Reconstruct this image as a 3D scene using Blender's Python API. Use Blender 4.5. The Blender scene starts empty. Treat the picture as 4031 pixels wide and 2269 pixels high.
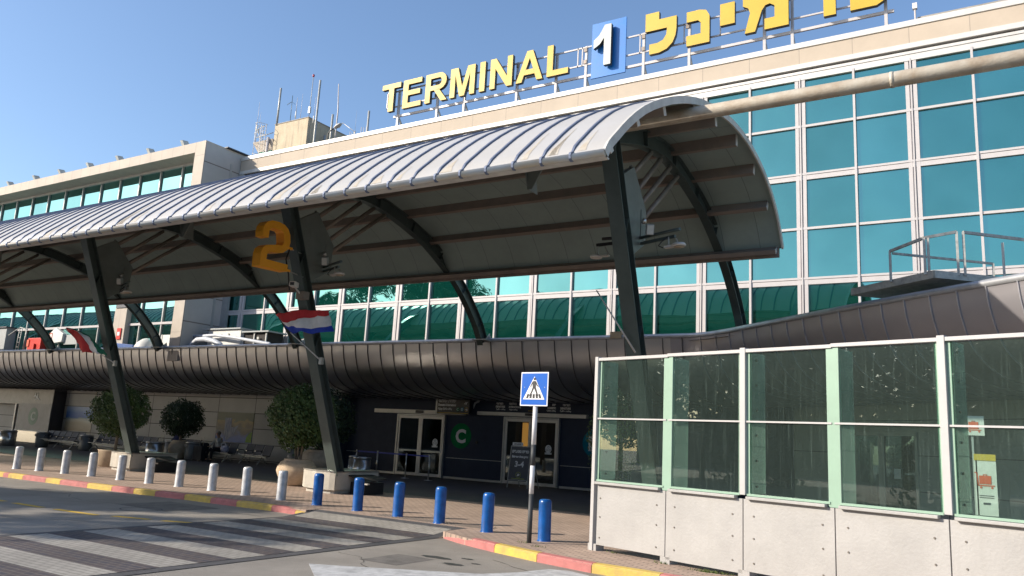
import bpy, bmesh, math, random
from mathutils import Vector, Matrix, noise as mnoise
random.seed(7)
PI = math.pi; rad = math.radians
scene = bpy.context.scene
COL = scene.collection

# ------------------------------------------------------------------ camera
yaw, pitch, roll, FPX = 0.559359409, 0.189506612, 0.0547745232, 3138.13
f_ = Vector((-math.sin(yaw)*math.cos(pitch), math.cos(yaw)*math.cos(pitch), math.sin(pitch)))
r0 = Vector((math.cos(yaw), math.sin(yaw), 0)); u0 = r0.cross(f_)
r_ = math.cos(roll)*r0 + math.sin(roll)*u0; u_ = -math.sin(roll)*r0 + math.cos(roll)*u0
cd = bpy.data.cameras.new("camera"); cam = bpy.data.objects.new("camera", cd); COL.objects.link(cam)
cam.matrix_world = Matrix(((r_.x, u_.x, -f_.x, 0), (r_.y, u_.y, -f_.y, 0), (r_.z, u_.z, -f_.z, 1.7), (0, 0, 0, 1)))
cd.sensor_width = 36; cd.sensor_fit = 'HORIZONTAL'; cd.lens = FPX/4031*36
cd.clip_start = 0.1; cd.clip_end = 2000
scene.camera = cam

# ------------------------------------------------------------------ sky, sun, exposure
SUN_DIR = Vector((0.63, 0.58, -0.425)).normalized()      # the way the light travels
SUN_EL = math.asin(-SUN_DIR.z)
world = bpy.data.worlds.new("World"); scene.world = world; world.use_nodes = True
wn = world.node_tree; bg = wn.nodes["Background"]
sky = wn.nodes.new("ShaderNodeTexSky"); sky.sky_type = 'NISHITA'; sky.sun_disc = False
sky.sun_elevation = SUN_EL
sky.sun_rotation = math.atan2(-SUN_DIR.x, -SUN_DIR.y) % (2*PI)
sky.air_density = 1.0; sky.dust_density = 1.2; sky.ozone_density = 3.2; sky.altitude = 0
wn.links.new(sky.outputs[0], bg.inputs[0]); bg.inputs[1].default_value = 0.15
sl = bpy.data.lights.new("sun", 'SUN'); sl.energy = 4.6; sl.angle = rad(0.55); sl.color = (1.0, 0.90, 0.76)
so = bpy.data.objects.new("sun", sl); COL.objects.link(so)
so.rotation_euler = SUN_DIR.to_track_quat('-Z', 'Y').to_euler(); so.location = (-60, -40, 50)
scene.view_settings.view_transform = 'Standard'; scene.view_settings.look = 'None'
scene.view_settings.exposure = 0.60; scene.view_settings.gamma = 1
scene.cycles.max_bounces = 8; scene.cycles.transparent_max_bounces = 12
scene.cycles.sample_clamp_indirect = 8; scene.cycles.caustics_reflective = True; scene.cycles.blur_glossy = 1.5

# ------------------------------------------------------------------ materials
def M(name, col, rough=0.6, metal=0.0, var=0.12, vs=3.0, bump=0.0, bs=40.0, spec=0.5, col2=None, stretch=None):
    """Principled paint / stone / metal with two scales of noise variation."""
    m = bpy.data.materials.new(name); m.use_nodes = True; nt = m.node_tree; N = nt.nodes; L = nt.links
    b = N["Principled BSDF"]; b.inputs["Roughness"].default_value = rough; b.inputs["Metallic"].default_value = metal
    b.inputs["Specular IOR Level"].default_value = spec
    tc = N.new("ShaderNodeTexCoord"); mp = N.new("ShaderNodeMapping"); L.new(tc.outputs["Object"], mp.inputs[0])
    if stretch: mp.inputs["Scale"].default_value = stretch
    n1 = N.new("ShaderNodeTexNoise"); n1.inputs["Scale"].default_value = vs; n1.inputs["Detail"].default_value = 8
    n1.inputs["Roughness"].default_value = 0.65
    L.new(mp.outputs[0], n1.inputs["Vector"])
    rp = N.new("ShaderNodeValToRGB"); L.new(n1.outputs["Fac"], rp.inputs[0])
    c2 = col2 or tuple(c*(1-var*2) for c in col)
    rp.color_ramp.elements[0].position = 0.32; rp.color_ramp.elements[1].position = 0.62
    rp.color_ramp.elements[0].color = (*c2, 1); rp.color_ramp.elements[1].color = (*col, 1)
    L.new(rp.outputs[0], b.inputs["Base Color"])
    mr = N.new("ShaderNodeMapRange"); L.new(n1.outputs["Fac"], mr.inputs[0])
    mr.inputs[3].default_value = min(1, rough*1.2); mr.inputs[4].default_value = rough*0.85
    L.new(mr.outputs[0], b.inputs["Roughness"])
    if bump:
        n2 = N.new("ShaderNodeTexNoise"); n2.inputs["Scale"].default_value = bs; n2.inputs["Detail"].default_value = 4
        L.new(mp.outputs[0], n2.inputs["Vector"])
        bp = N.new("ShaderNodeBump"); bp.inputs["Strength"].default_value = bump; bp.inputs["Distance"].default_value = 0.02
        L.new(n2.outputs["Fac"], bp.inputs["Height"]); L.new(bp.outputs[0], b.inputs["Normal"])
    return m

def brickmat(name, c1, c2, mortar, w, h, ms=0.012, rough=0.85, rot=(0, 0, 0), offset=0.5, mort_fac=None, wear=0.25, loc=(0, 0, 0)):
    m = bpy.data.materials.new(name); m.use_nodes = True; nt = m.node_tree; N = nt.nodes; L = nt.links
    b = N["Principled BSDF"]; b.inputs["Roughness"].default_value = rough
    tc = N.new("ShaderNodeTexCoord"); mp = N.new("ShaderNodeMapping"); L.new(tc.outputs["Object"], mp.inputs[0])
    mp.inputs["Rotation"].default_value = rot; mp.inputs["Location"].default_value = loc
    br = N.new("ShaderNodeTexBrick"); L.new(mp.outputs[0], br.inputs["Vector"])
    br.inputs["Scale"].default_value = 1; br.inputs["Brick Width"].default_value = w; br.inputs["Row Height"].default_value = h
    br.inputs["Mortar Size"].default_value = ms; br.inputs["Mortar Smooth"].default_value = 0.3; br.offset = offset
    br.inputs["Color1"].default_value = (*c1, 1); br.inputs["Color2"].default_value = (*c2, 1); br.inputs["Mortar"].default_value = (*mortar, 1)
    n1 = N.new("ShaderNodeTexNoise"); n1.inputs["Scale"].default_value = 0.7; n1.inputs["Detail"].default_value = 10; n1.inputs["Roughness"].default_value = 0.7
    L.new(tc.outputs["Object"], n1.inputs["Vector"])
    mr = N.new("ShaderNodeMapRange"); L.new(n1.outputs["Fac"], mr.inputs[0]); mr.inputs[1].default_value = 0.3; mr.inputs[2].default_value = 0.7
    mr.inputs[3].default_value = 1-wear; mr.inputs[4].default_value = 1+wear*0.4
    mx = N.new("ShaderNodeMix"); mx.data_type = 'RGBA'; mx.blend_type = 'MULTIPLY'; mx.inputs[0].default_value = 1
    L.new(br.outputs["Color"], mx.inputs[6]); L.new(mr.outputs[0], mx.inputs[7]); L.new(mx.outputs[2], b.inputs["Base Color"])
    bp = N.new("ShaderNodeBump"); bp.inputs["Strength"].default_value = 0.5; bp.inputs["Distance"].default_value = 0.004
    iv = N.new("ShaderNodeMath"); iv.operation = 'SUBTRACT'; iv.inputs[0].default_value = 1; L.new(br.outputs["Fac"], iv.inputs[1])
    L.new(iv.outputs[0], bp.inputs["Height"]); L.new(bp.outputs[0], b.inputs["Normal"])
    return m

def mirror_glass(name, tint, deep, fac=0.8, wave=0.02):
    """Coated facade glass: tinted mirror over a dark, coloured interior."""
    m = bpy.data.materials.new(name); m.use_nodes = True; nt = m.node_tree; N = nt.nodes; L = nt.links
    N.remove(N["Principled BSDF"]); out = N["Material Output"]
    g = N.new("ShaderNodeBsdfGlossy"); g.inputs["Color"].default_value = (*tint, 1); g.inputs["Roughness"].default_value = 0.012
    d = N.new("ShaderNodeBsdfDiffuse"); d.inputs["Color"].default_value = (*deep, 1)
    tc = N.new("ShaderNodeTexCoord"); n = N.new("ShaderNodeTexNoise"); n.inputs["Scale"].default_value = 0.55; n.inputs["Detail"].default_value = 1
    L.new(tc.outputs["Object"], n.inputs["Vector"])
    bp = N.new("ShaderNodeBump"); bp.inputs["Strength"].default_value = wave; bp.inputs["Distance"].default_value = 1.0
    L.new(n.outputs["Fac"], bp.inputs["Height"]); L.new(bp.outputs[0], g.inputs["Normal"])
    oi = N.new("ShaderNodeObjectInfo"); mr = N.new("ShaderNodeMapRange"); L.new(oi.outputs["Random"], mr.inputs[0]); mr.inputs[3].default_value = 0.80; mr.inputs[4].default_value = 1.10
    n2 = N.new("ShaderNodeTexNoise"); n2.inputs["Scale"].default_value = 0.5; n2.inputs["Detail"].default_value = 5; L.new(tc.outputs["Object"], n2.inputs["Vector"])
    m3 = N.new("ShaderNodeMapRange"); L.new(n2.outputs["Fac"], m3.inputs[0]); m3.inputs[1].default_value = 0.3; m3.inputs[2].default_value = 0.7; m3.inputs[3].default_value = 0.90; m3.inputs[4].default_value = 1.06
    mm = N.new("ShaderNodeMath"); mm.operation = 'MULTIPLY'; L.new(mr.outputs[0], mm.inputs[0]); L.new(m3.outputs[0], mm.inputs[1])
    vm = N.new("ShaderNodeVectorMath"); vm.operation = 'SCALE'; vm.inputs[0].default_value = tint; L.new(mm.outputs[0], vm.inputs["Scale"]); L.new(vm.outputs[0], g.inputs["Color"])
    mx = N.new("ShaderNodeMixShader"); mx.inputs[0].default_value = fac
    L.new(d.outputs[0], mx.inputs[1]); L.new(g.outputs[0], mx.inputs[2]); L.new(mx.outputs[0], out.inputs["Surface"])
    return m

def clear_glass(name, tint, refl=0.12, streak=False, haze=0):
    m = bpy.data.materials.new(name); m.use_nodes = True; nt = m.node_tree; N = nt.nodes; L = nt.links
    N.remove(N["Principled BSDF"]); out = N["Material Output"]
    t = N.new("ShaderNodeBsdfTransparent"); t.inputs["Color"].default_value = (*tint, 1)
    g = N.new("ShaderNodeBsdfGlossy"); g.inputs["Roughness"].default_value = 0.01; g.inputs["Color"].default_value = (0.9, 1, 0.96, 1)
    lw = N.new("ShaderNodeLayerWeight"); lw.inputs["Blend"].default_value = 0.35
    mr = N.new("ShaderNodeMapRange"); L.new(lw.outputs["Fresnel"], mr.inputs[0]); mr.inputs[3].default_value = refl; mr.inputs[4].default_value = 0.9
    mx = N.new("ShaderNodeMixShader"); L.new(mr.outputs[0], mx.inputs[0]); L.new(t.outputs[0], mx.inputs[1]); L.new(g.outputs[0], mx.inputs[2])
    last = mx
    if haze:
        d = N.new("ShaderNodeBsdfDiffuse"); d.inputs["Color"].default_value = (0.40, 0.52, 0.47, 1)
        m2 = N.new("ShaderNodeMixShader"); m2.inputs[0].default_value = haze; L.new(mx.outputs[0], m2.inputs[1]); L.new(d.outputs[0], m2.inputs[2]); last = m2
    if streak:      # dried run-off streaks on the lower half and thin dust everywhere
        d = N.new("ShaderNodeBsdfDiffuse"); d.inputs["Color"].default_value = (0.30, 0.42, 0.37, 1)
        tc = N.new("ShaderNodeTexCoord"); mp = N.new("ShaderNodeMapping"); mp.inputs["Scale"].default_value = (55, 1, 1.3); L.new(tc.outputs["Object"], mp.inputs[0])
        n = N.new("ShaderNodeTexNoise"); n.inputs["Scale"].default_value = 1; n.inputs["Detail"].default_value = 3; L.new(mp.outputs[0], n.inputs["Vector"])
        rp = N.new("ShaderNodeMapRange"); L.new(n.outputs["Fac"], rp.inputs[0]); rp.inputs[1].default_value = 0.55; rp.inputs[2].default_value = 0.8
        rp.inputs[3].default_value = 0.05; rp.inputs[4].default_value = 0.17
        m2 = N.new("ShaderNodeMixShader"); L.new(rp.outputs[0], m2.inputs[0]); L.new(mx.outputs[0], m2.inputs[1]); L.new(d.outputs[0], m2.inputs[2]); last = m2
    L.new(last.outputs[0], out.inputs["Surface"])
    return m

def emis(name, col, s):
    m = bpy.data.materials.new(name); m.use_nodes = True; b = m.node_tree.nodes["Principled BSDF"]
    b.inputs["Base Color"].default_value = (*col, 1); b.inputs["Emission Color"].default_value = (*col, 1); b.inputs["Emission Strength"].default_value = s
    return m

def streakmat(name, col, dark, rough=0.85, sx=2.2):
    """Concrete / limewash with vertical rain streaks."""
    m = M(name, col, rough, var=0.08, vs=1.5, bump=0.2, bs=25)
    nt = m.node_tree; N = nt.nodes; L = nt.links; b = N["Principled BSDF"]
    src = b.inputs["Base Color"].links[0].from_socket
    tc = N.new("ShaderNodeTexCoord"); mp = N.new("ShaderNodeMapping"); mp.inputs["Scale"].default_value = (sx, sx, 0.12); L.new(tc.outputs["Object"], mp.inputs[0])
    n = N.new("ShaderNodeTexNoise"); n.inputs["Scale"].default_value = 1.6; n.inputs["Detail"].default_value = 7; n.inputs["Roughness"].default_value = 0.7; L.new(mp.outputs[0], n.inputs["Vector"])
    mr = N.new("ShaderNodeMapRange"); L.new(n.outputs["Fac"], mr.inputs[0]); mr.inputs[1].default_value = 0.5; mr.inputs[2].default_value = 0.72; mr.inputs[4].default_value = 0.75
    mx = N.new("ShaderNodeMix"); mx.data_type = 'RGBA'; L.new(mr.outputs[0], mx.inputs[0]); L.new(src, mx.inputs[6]); mx.inputs[7].default_value = (*dark, 1)
    L.new(mx.outputs[2], b.inputs["Base Color"])
    return m

asphalt = M("asphalt", (0.27, 0.245, 0.215), 0.9, var=0.16, vs=0.6, bump=0.5, bs=60, col2=(0.19, 0.172, 0.15))
paver = brickmat("pavers", (0.47, 0.345, 0.27), (0.38, 0.275, 0.215), (0.19, 0.15, 0.125), 0.21, 0.105)
cross_light = brickmat("crossing_light_pavers", (0.34, 0.32, 0.285), (0.30, 0.28, 0.25), (0.20, 0.185, 0.165), 0.21, 0.105, wear=0.3)
cross_dark = brickmat("crossing_dark_pavers", (0.045, 0.042, 0.056), (0.066, 0.050, 0.052), (0.12, 0.10, 0.09), 0.21, 0.105, wear=0.3)
cross_edge = M("crossing_edge_strip", (0.075, 0.073, 0.078), 0.9, var=0.2, vs=4, bump=0.3)
kerb_red = M("kerb_red_paint", (0.50, 0.17, 0.16), 0.7, vs=5, bump=0.4, bs=18, col2=(0.36, 0.13, 0.12))
kerb_yel = M("kerb_yellow_paint", (0.62, 0.43, 0.08), 0.7, vs=5, bump=0.4, bs=18, col2=(0.42, 0.30, 0.10))
road_yel = M("road_yellow_paint", (0.66, 0.42, 0.04), 0.8, vs=7, col2=(0.45, 0.31, 0.08))
road_wht = M("road_white_paint", (0.50, 0.50, 0.50), 0.8, vs=6, col2=(0.30, 0.30, 0.30))
stone = brickmat("cream_stone_panels", (0.49, 0.41, 0.325), (0.465, 0.39, 0.31), (0.34, 0.29, 0.24), 1.683, 2.0, ms=0.014, rot=(PI/2, 0, 0), offset=0, wear=0.10, loc=(0.35, 0, 0))
concrete = brickmat("pale_concrete_panels", (0.50, 0.44, 0.37), (0.48, 0.42, 0.36), (0.33, 0.29, 0.25), 0.93, 3.0, ms=0.012, rot=(PI/2, 0, 0), offset=0, wear=0.15)
conc_side = brickmat("side_wall_concrete", (0.47, 0.44, 0.41), (0.46, 0.43, 0.40), (0.22, 0.19, 0.17), 9.0, 1.35, ms=0.035, rot=(-PI/2, -PI/2, 0), offset=0, wear=0.12, loc=(0, 0.2, 0))
streaked = streakmat("rain_streaked_render", (0.50, 0.42, 0.30), (0.16, 0.14, 0.12))
plainconc = M("weathered_concrete", (0.36, 0.33, 0.29), 0.9, var=0.15, vs=2, bump=0.3)
planterconc = M("planter_concrete", (0.46, 0.42, 0.36), 0.85, var=0.12, vs=3, bump=0.2, col2=(0.36, 0.34, 0.30))
whiteframe = M("white_aluminium", (0.49, 0.46, 0.455), 0.4, var=0.04, vs=4)
greyframe = M("grey_aluminium", (0.40, 0.40, 0.39), 0.4, metal=0.3, var=0.06)
coping = M("coping_metal", (0.60, 0.58, 0.55), 0.5, metal=0.2, var=0.06)
teal = mirror_glass("teal_mirror_glass", (0.175, 0.385, 0.36), (0.008, 0.125, 0.095), 0.78)
teal2 = mirror_glass("turquoise_mirror_glass", (0.24, 0.47, 0.45), (0.008, 0.06, 0.06), 0.84, 0.01)
roofmetal = M("canopy_roof_metal", (0.47, 0.46, 0.445), 0.42, metal=0.08, var=0.05, vs=0.8, col2=(0.44, 0.42, 0.39))
seammetal = M("shade_blue_seam_metal", (0.15, 0.18, 0.26), 0.45, metal=0.3, var=0.04)  # dark blue puts the shaded side of the ribs into their colour
eavemetal = M("eave_roll_metal", (0.54, 0.52, 0.48), 0.45, metal=0.15, var=0.08, vs=1.2, col2=(0.55, 0.46, 0.34))
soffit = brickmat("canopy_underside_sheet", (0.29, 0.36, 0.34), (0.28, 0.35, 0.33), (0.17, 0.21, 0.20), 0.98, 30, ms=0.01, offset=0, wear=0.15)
purlinmat = M("brown_purlin_steel", (0.26, 0.205, 0.17), 0.6, var=0.2, vs=2, col2=(0.20, 0.17, 0.15))
purlincap = M("purlin_end_cap", (0.60, 0.58, 0.54), 0.5)
steel = M("dark_green_grey_steel", (0.095, 0.122, 0.116), 0.34, metal=0.35, var=0.12, vs=1.5)
gussetmat = M("pale_gusset_plate", (0.19, 0.20, 0.185), 0.42, metal=0.3, var=0.1, vs=2)
strutmat = M("brownish_strut_tube", (0.27, 0.22, 0.18), 0.5, metal=0.2, var=0.15)
rustpipe = M("rust_stained_pipe", (0.50, 0.45, 0.37), 0.6, metal=0.1, vs=2.5, bump=0.35, bs=30, col2=(0.36, 0.28, 0.20))
fascia = M("curved_cladding_metal", (0.49, 0.485, 0.49), 0.33, metal=0.9, var=0.03, vs=0.5)
fasciaseam = M("cladding_seam_metal", (0.13, 0.12, 0.12), 0.5, metal=0.5)
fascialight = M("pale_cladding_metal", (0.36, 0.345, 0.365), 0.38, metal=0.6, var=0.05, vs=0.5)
yellow = M("yellow_letter_face", (0.55, 0.36, 0.03), 0.5, var=0.05, vs=1.0)
letterside = M("dark_letter_return", (0.07, 0.07, 0.06), 0.5)
signblue = M("bright_blue_panel", (0.012, 0.16, 0.50), 0.35, var=0.05)
numeralgrey = M("pale_numeral_face", (0.46, 0.48, 0.46), 0.5, var=0.03)
orange = M("orange_numeral_face", (0.95, 0.40, 0.015), 0.45, var=0.04)
galv = M("galvanised_steel", (0.42, 0.42, 0.40), 0.55, metal=0.4, var=0.22, vs=8, col2=(0.26, 0.27, 0.26))
stainless = M("brushed_stainless", (0.55, 0.53, 0.50), 0.28, metal=0.9, var=0.06, stretch=(1, 1, 12))
bollsilver = M("silver_bollard_paint", (0.56, 0.57, 0.59), 0.42, metal=0.2, var=0.2, vs=7, bump=0.08, bs=25)
bollblue = M("blue_bollard_paint", (0.004, 0.095, 0.36), 0.3, var=0.22, vs=7, bump=0.08, bs=25)
bluewall = M("dark_blue_wall_panel", (0.036, 0.045, 0.072), 0.6, var=0.06, spec=0.12)
beige = brickmat("beige_wall_panels", (0.54, 0.53, 0.51), (0.51, 0.50, 0.485), (0.10, 0.095, 0.09), 2.83, 0.77, ms=0.022, rot=(PI/2, 0, 0), offset=0, wear=0.12, loc=(1.55, 0.06, 0))
greywall = brickmat("grey_wall_panels", (0.36, 0.36, 0.345), (0.35, 0.35, 0.335), (0.12, 0.12, 0.12), 2.6, 0.95, ms=0.015, rot=(PI/2, 0, 0), offset=0, wear=0.1)
charcoal = M("charcoal_panel", (0.06, 0.06, 0.07), 0.5, var=0.08)
blackmat = M("black_plastic", (0.02, 0.02, 0.022), 0.45, var=0.1)
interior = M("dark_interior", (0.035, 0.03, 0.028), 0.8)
woodwarm = emis("glowing_warm_wood", (0.75, 0.36, 0.07), 0.55)  # wood that glows, standing in for warm light falling on it
doorglass = clear_glass("door_glass", (0.45, 0.47, 0.50), 0.05)
screenglass = clear_glass("screen_glass", (0.56, 0.80, 0.71), 0.06, streak=True)
finglass = M("frosted_green_strip", (0.27, 0.40, 0.31), 0.35, var=0.05)
finpane = clear_glass("green_glass_fin", (0.62, 0.76, 0.70), 0.10, haze=0.30)
screenwhite = streakmat("white_screen_panel", (0.37, 0.36, 0.35), (0.335, 0.325, 0.31), 0.55, 5.0)
screenpost = M("white_screen_frame", (0.44, 0.43, 0.425), 0.4, var=0.04)
screwmat = M("screw_head", (0.22, 0.2, 0.18), 0.4, metal=0.8)
green_c = M("dark_green_disc", (0.003, 0.17, 0.055), 0.7, spec=0.1)
green_c2 = M("grey_green_disc", (0.035, 0.14, 0.09), 0.5)
teal_d = M("teal_disc", (0.004, 0.16, 0.24), 0.7, spec=0.1)
letterwhite = M("white_lettering", (0.62, 0.64, 0.66), 0.5, var=0.02)
bluesign = M("road_sign_blue", (0.005, 0.105, 0.48), 0.3, var=0.03)
signwhite = M("road_sign_white", (0.74, 0.74, 0.76), 0.35, var=0.03)
signblack = M("road_sign_black", (0.015, 0.015, 0.02), 0.5)
polegrey = M("grey_pole_paint", (0.045, 0.05, 0.055), 0.6, var=0.1, vs=8)
polewhite = M("white_pole_paint", (0.66, 0.66, 0.68), 0.45, var=0.05, vs=8)
leafA = M("potted_tree_leaf", (0.075, 0.13, 0.03), 0.5, vs=2.5, col2=(0.03, 0.06, 0.016))
leafB = M("dark_tree_leaf", (0.035, 0.065, 0.022), 0.55, vs=2.0, col2=(0.018, 0.036, 0.013))
leafC = M("tall_tree_leaf", (0.070, 0.12, 0.03), 0.6, vs=0.6, col2=(0.03, 0.06, 0.018))
bark = M("bark", (0.26, 0.20, 0.14), 0.9, var=0.2, vs=12, bump=0.5)
clay = M("sand_clay_pot", (0.52, 0.40, 0.28), 0.85, var=0.12, vs=5, bump=0.15)
soil = M("soil", (0.05, 0.035, 0.025), 0.95)
redbox = M("red_enamel", (0.62, 0.03, 0.02), 0.4)
whiteunit = M("white_unit_casing", (0.66, 0.65, 0.62), 0.5, var=0.05)
greyunit = M("grey_unit_casing", (0.36, 0.38, 0.38), 0.5, var=0.06)
pipewhite = M("pale_blue_grey_pipe", (0.52, 0.55, 0.60), 0.45, var=0.06)
bluetarp = M("blue_metal_duct", (0.02, 0.09, 0.32), 0.5)
fabricblue = M("dark_blue_fabric", (0.012, 0.018, 0.09), 0.9)
fabricwhite = M("white_shirt_fabric", (0.42, 0.41, 0.38), 0.9)
fabricblack = M("black_fabric", (0.012, 0.012, 0.015), 0.9)
skin = M("skin", (0.40, 0.24, 0.17), 0.6, var=0.04)
hairdark = M("dark_hair", (0.012, 0.010, 0.010), 0.7)
hairgrey = M("grey_hair", (0.16, 0.12, 0.10), 0.7)
beltblue = M("blue_belt", (0.012, 0.03, 0.30), 0.6)
flagred = M("flag_red", (0.62, 0.035, 0.045), 0.8); flagwhite = M("flag_white", (0.78, 0.78, 0.82), 0.8)
flagblue = M("flag_blue", (0.012, 0.05, 0.45), 0.8); flaggreen = M("flag_green", (0.01, 0.17, 0.10), 0.8)
greenband = M("sign_lime_line", (0.30, 0.34, 0.08), 0.5)
amber = M("amber_line", (0.55, 0.38, 0.06), 0.5)
posterred = M("poster_red", (0.62, 0.12, 0.06), 0.5)
posterwhite = M("poster_white", (0.62, 0.60, 0.56), 0.5)
towerglass = mirror_glass("cab_green_glass", (0.12, 0.34, 0.28), (0.02, 0.09, 0.07), 0.6)
grassmat = M("weed_green", (0.10, 0.14, 0.03), 0.8)

# ------------------------------------------------------------------ object helpers
def worldpos(o):
    v = Vector(o.location)
    while o.parent: o = o.parent; v += Vector(o.location)
    return v
def tag(o, label=None, cat=None, group=None, kind=None):
    if label: o["label"] = label
    if cat: o["category"] = cat
    if group: o["group"] = group
    if kind: o["kind"] = kind
    return o
def thing(name, loc, label, cat, group=None):
    o = bpy.data.objects.new(name, None); COL.objects.link(o); o.location = loc; o.empty_display_size = 0.2
    return tag(o, label, cat, group)

class MB:
    """collects shapes in world coordinates; build() links them as one mesh object"""
    def __init__(s): s.bm = bmesh.new(); s.mi = 0
    def _f(s, vs):
        try: f = s.bm.faces.new(vs); f.material_index = s.mi; return f
        except ValueError: return None
    def box(s, x0, x1, y0, y1, z0, z1, T=None):
        P = [Vector((x, y, z)) for z in (z0, z1) for y in (y0, y1) for x in (x0, x1)]
        if T is not None: P = [T @ p for p in P]
        v = [s.bm.verts.new(p) for p in P]
        for q in ((0, 2, 3, 1), (4, 5, 7, 6), (0, 1, 5, 4), (2, 6, 7, 3), (0, 4, 6, 2), (1, 3, 7, 5)): s._f([v[i] for i in q])
        return s
    def quad(s, *pts):
        s._f([s.bm.verts.new(Vector(p)) for p in pts]); return s
    def prism(s, pts, off):
        """extrude a planar polygon by vector off"""
        off = Vector(off); a = [s.bm.verts.new(Vector(p)) for p in pts]; b = [s.bm.verts.new(Vector(p)+off) for p in pts]
        n = len(pts); s._f(a[::-1]); s._f(b)
        for i in range(n): s._f([a[i], a[(i+1) % n], b[(i+1) % n], b[i]])
        return s
    def bar(s, p, q, w, h, up=(0, 0, 1)):
        p, q = Vector(p), Vector(q); d = (q-p).normalized(); up = Vector(up)
        if abs(d.dot(up)) > 0.98: up = Vector((1, 0, 0))
        a = d.cross(up).normalized(); b = a.cross(d)
        c = [p+a*w/2*i+b*h/2*j for i, j in ((-1, -1), (1, -1), (1, 1), (-1, 1))]
        return s.prism(c, q-p)
    def tube(s, pts, r, n=10, cap=True):
        pts = [Vector(p) for p in pts]; rs = r if isinstance(r, (list, tuple)) else [r]*len(pts); rings = []; prev = None
        for i, p in enumerate(pts):
            d = (pts[min(i+1, len(pts)-1)]-pts[max(i-1, 0)]).normalized()
            if prev is None:
                up = Vector((0, 0, 1)) if abs(d.z) < 0.95 else Vector((1, 0, 0)); a = d.cross(up).normalized()
            else: a = (prev - d*prev.dot(d)).normalized()
            prev = a; b = a.cross(d)
            rings.append([s.bm.verts.new(p+rs[i]*(a*math.cos(2*PI*k/n)+b*math.sin(2*PI*k/n))) for k in range(n)])
        for A, B in zip(rings, rings[1:]):
            for k in range(n):
                f = s._f([A[k], A[(k+1) % n], B[(k+1) % n], B[k]])
                if f: f.smooth = True
        if cap: s._f(rings[0][::-1]); s._f(rings[-1])
        return s
    def lathe(s, prof, x, y, n=20, z0=0, smooth=True):
        rings = []
        for r, z in prof: rings.append([s.bm.verts.new((x+r*math.cos(2*PI*k/n), y+r*math.sin(2*PI*k/n), z0+z)) for k in range(n)])
        for A, B in zip(rings, rings[1:]):
            for k in range(n):
                f = s._f([A[k], A[(k+1) % n], B[(k+1) % n], B[k]])
                if f: f.smooth = smooth
        s._f(rings[0][::-1]); s._f(rings[-1]); return s
    def disc(s, c, nrm, r, t, n=32, ry=None):
        c = Vector(c); nrm = Vector(nrm).normalized(); up = Vector((0, 0, 1)); a = up.cross(nrm).normalized(); b = nrm.cross(a); ry = ry or r
        return s.prism([c+a*r*math.cos(2*PI*k/n)+b*ry*math.sin(2*PI*k/n) for k in range(n)], nrm*t)
    def sheet(s, rows):
        """grid of points -> quads"""
        V = [[s.bm.verts.new(Vector(p)) for p in r] for r in rows]
        for i in range(len(V)-1):
            for j in range(len(V[0])-1):
                f = s._f([V[i][j], V[i][j+1], V[i+1][j+1], V[i+1][j]])
                if f: f.smooth = True
        return s
    def build(s, name, mat, parent=None, fix=True, bevel=0):
        if fix: bmesh.ops.recalc_face_normals(s.bm, faces=s.bm.faces)
        off = worldpos(parent) if parent else Vector((0, 0, 0))
        if off.length: bmesh.ops.translate(s.bm, verts=s.bm.verts, vec=-off)
        me = bpy.data.meshes.new(name); s.bm.to_mesh(me); s.bm.free()
        for m in (mat if isinstance(mat, (list, tuple)) else [mat]): me.materials.append(m)
        o = bpy.data.objects.new(name, me); COL.objects.link(o); o.parent = parent
        if bevel:
            b = o.modifiers.new("bevel", 'BEVEL'); b.width = bevel; b.segments = 2; b.limit_method = 'ANGLE'
        return o
def copytree(o, parent=None):
    c = o.copy(); COL.objects.link(c); c.parent = parent
    for ch in list(o.children): copytree(ch, c)
    return c
def struct(o, kind='structure'):
    o["kind"] = kind; return o

HB = {'heb': None}
def text_bm(mb, s, origin, right, up, height, depth=0.01, bold=0.0, align='l', fit=None, mat_i=None):
    """lettering as solid geometry: origin = lower left, cap height = height"""
    cu = bpy.data.curves.new("lettering", 'FONT'); cu.body = s; cu.size = height/0.7; cu.offset = bold; cu.resolution_u = 3
    o = bpy.data.objects.new("lettering", cu); COL.objects.link(o); bpy.context.view_layer.update()
    me = o.evaluated_get(bpy.context.evaluated_depsgraph_get()).to_mesh()
    right, up, origin = Vector(right).normalized(), Vector(up).normalized(), Vector(origin); nrm = right.cross(up)
    xs = [v.co.x for v in me.vertices] or [0, 1]; w = max(xs)-min(xs); k = (fit/w) if fit and w > 0 else 1
    sh = {'l': 0, 'c': -w*k/2, 'r': -w*k}[align]
    P = [origin+right*((v.co.x-min(xs))*k+sh)+up*v.co.y for v in me.vertices]
    if mat_i is not None: mb.mi = mat_i
    vs = [mb.bm.verts.new(p+nrm*depth) for p in P]
    for pl in me.polygons: mb._f([vs[i] for i in pl.vertices])
    bpy.data.objects.remove(o); bpy.data.curves.remove(cu)
    return w*k

# ================================================================== THE SETTING
RZ = -0.12
m = MB(); m.quad((-400, -400, RZ), (400, -400, RZ), (400, 400, RZ), (-400, 400, RZ)); struct(m.build("road", asphalt))
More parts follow.
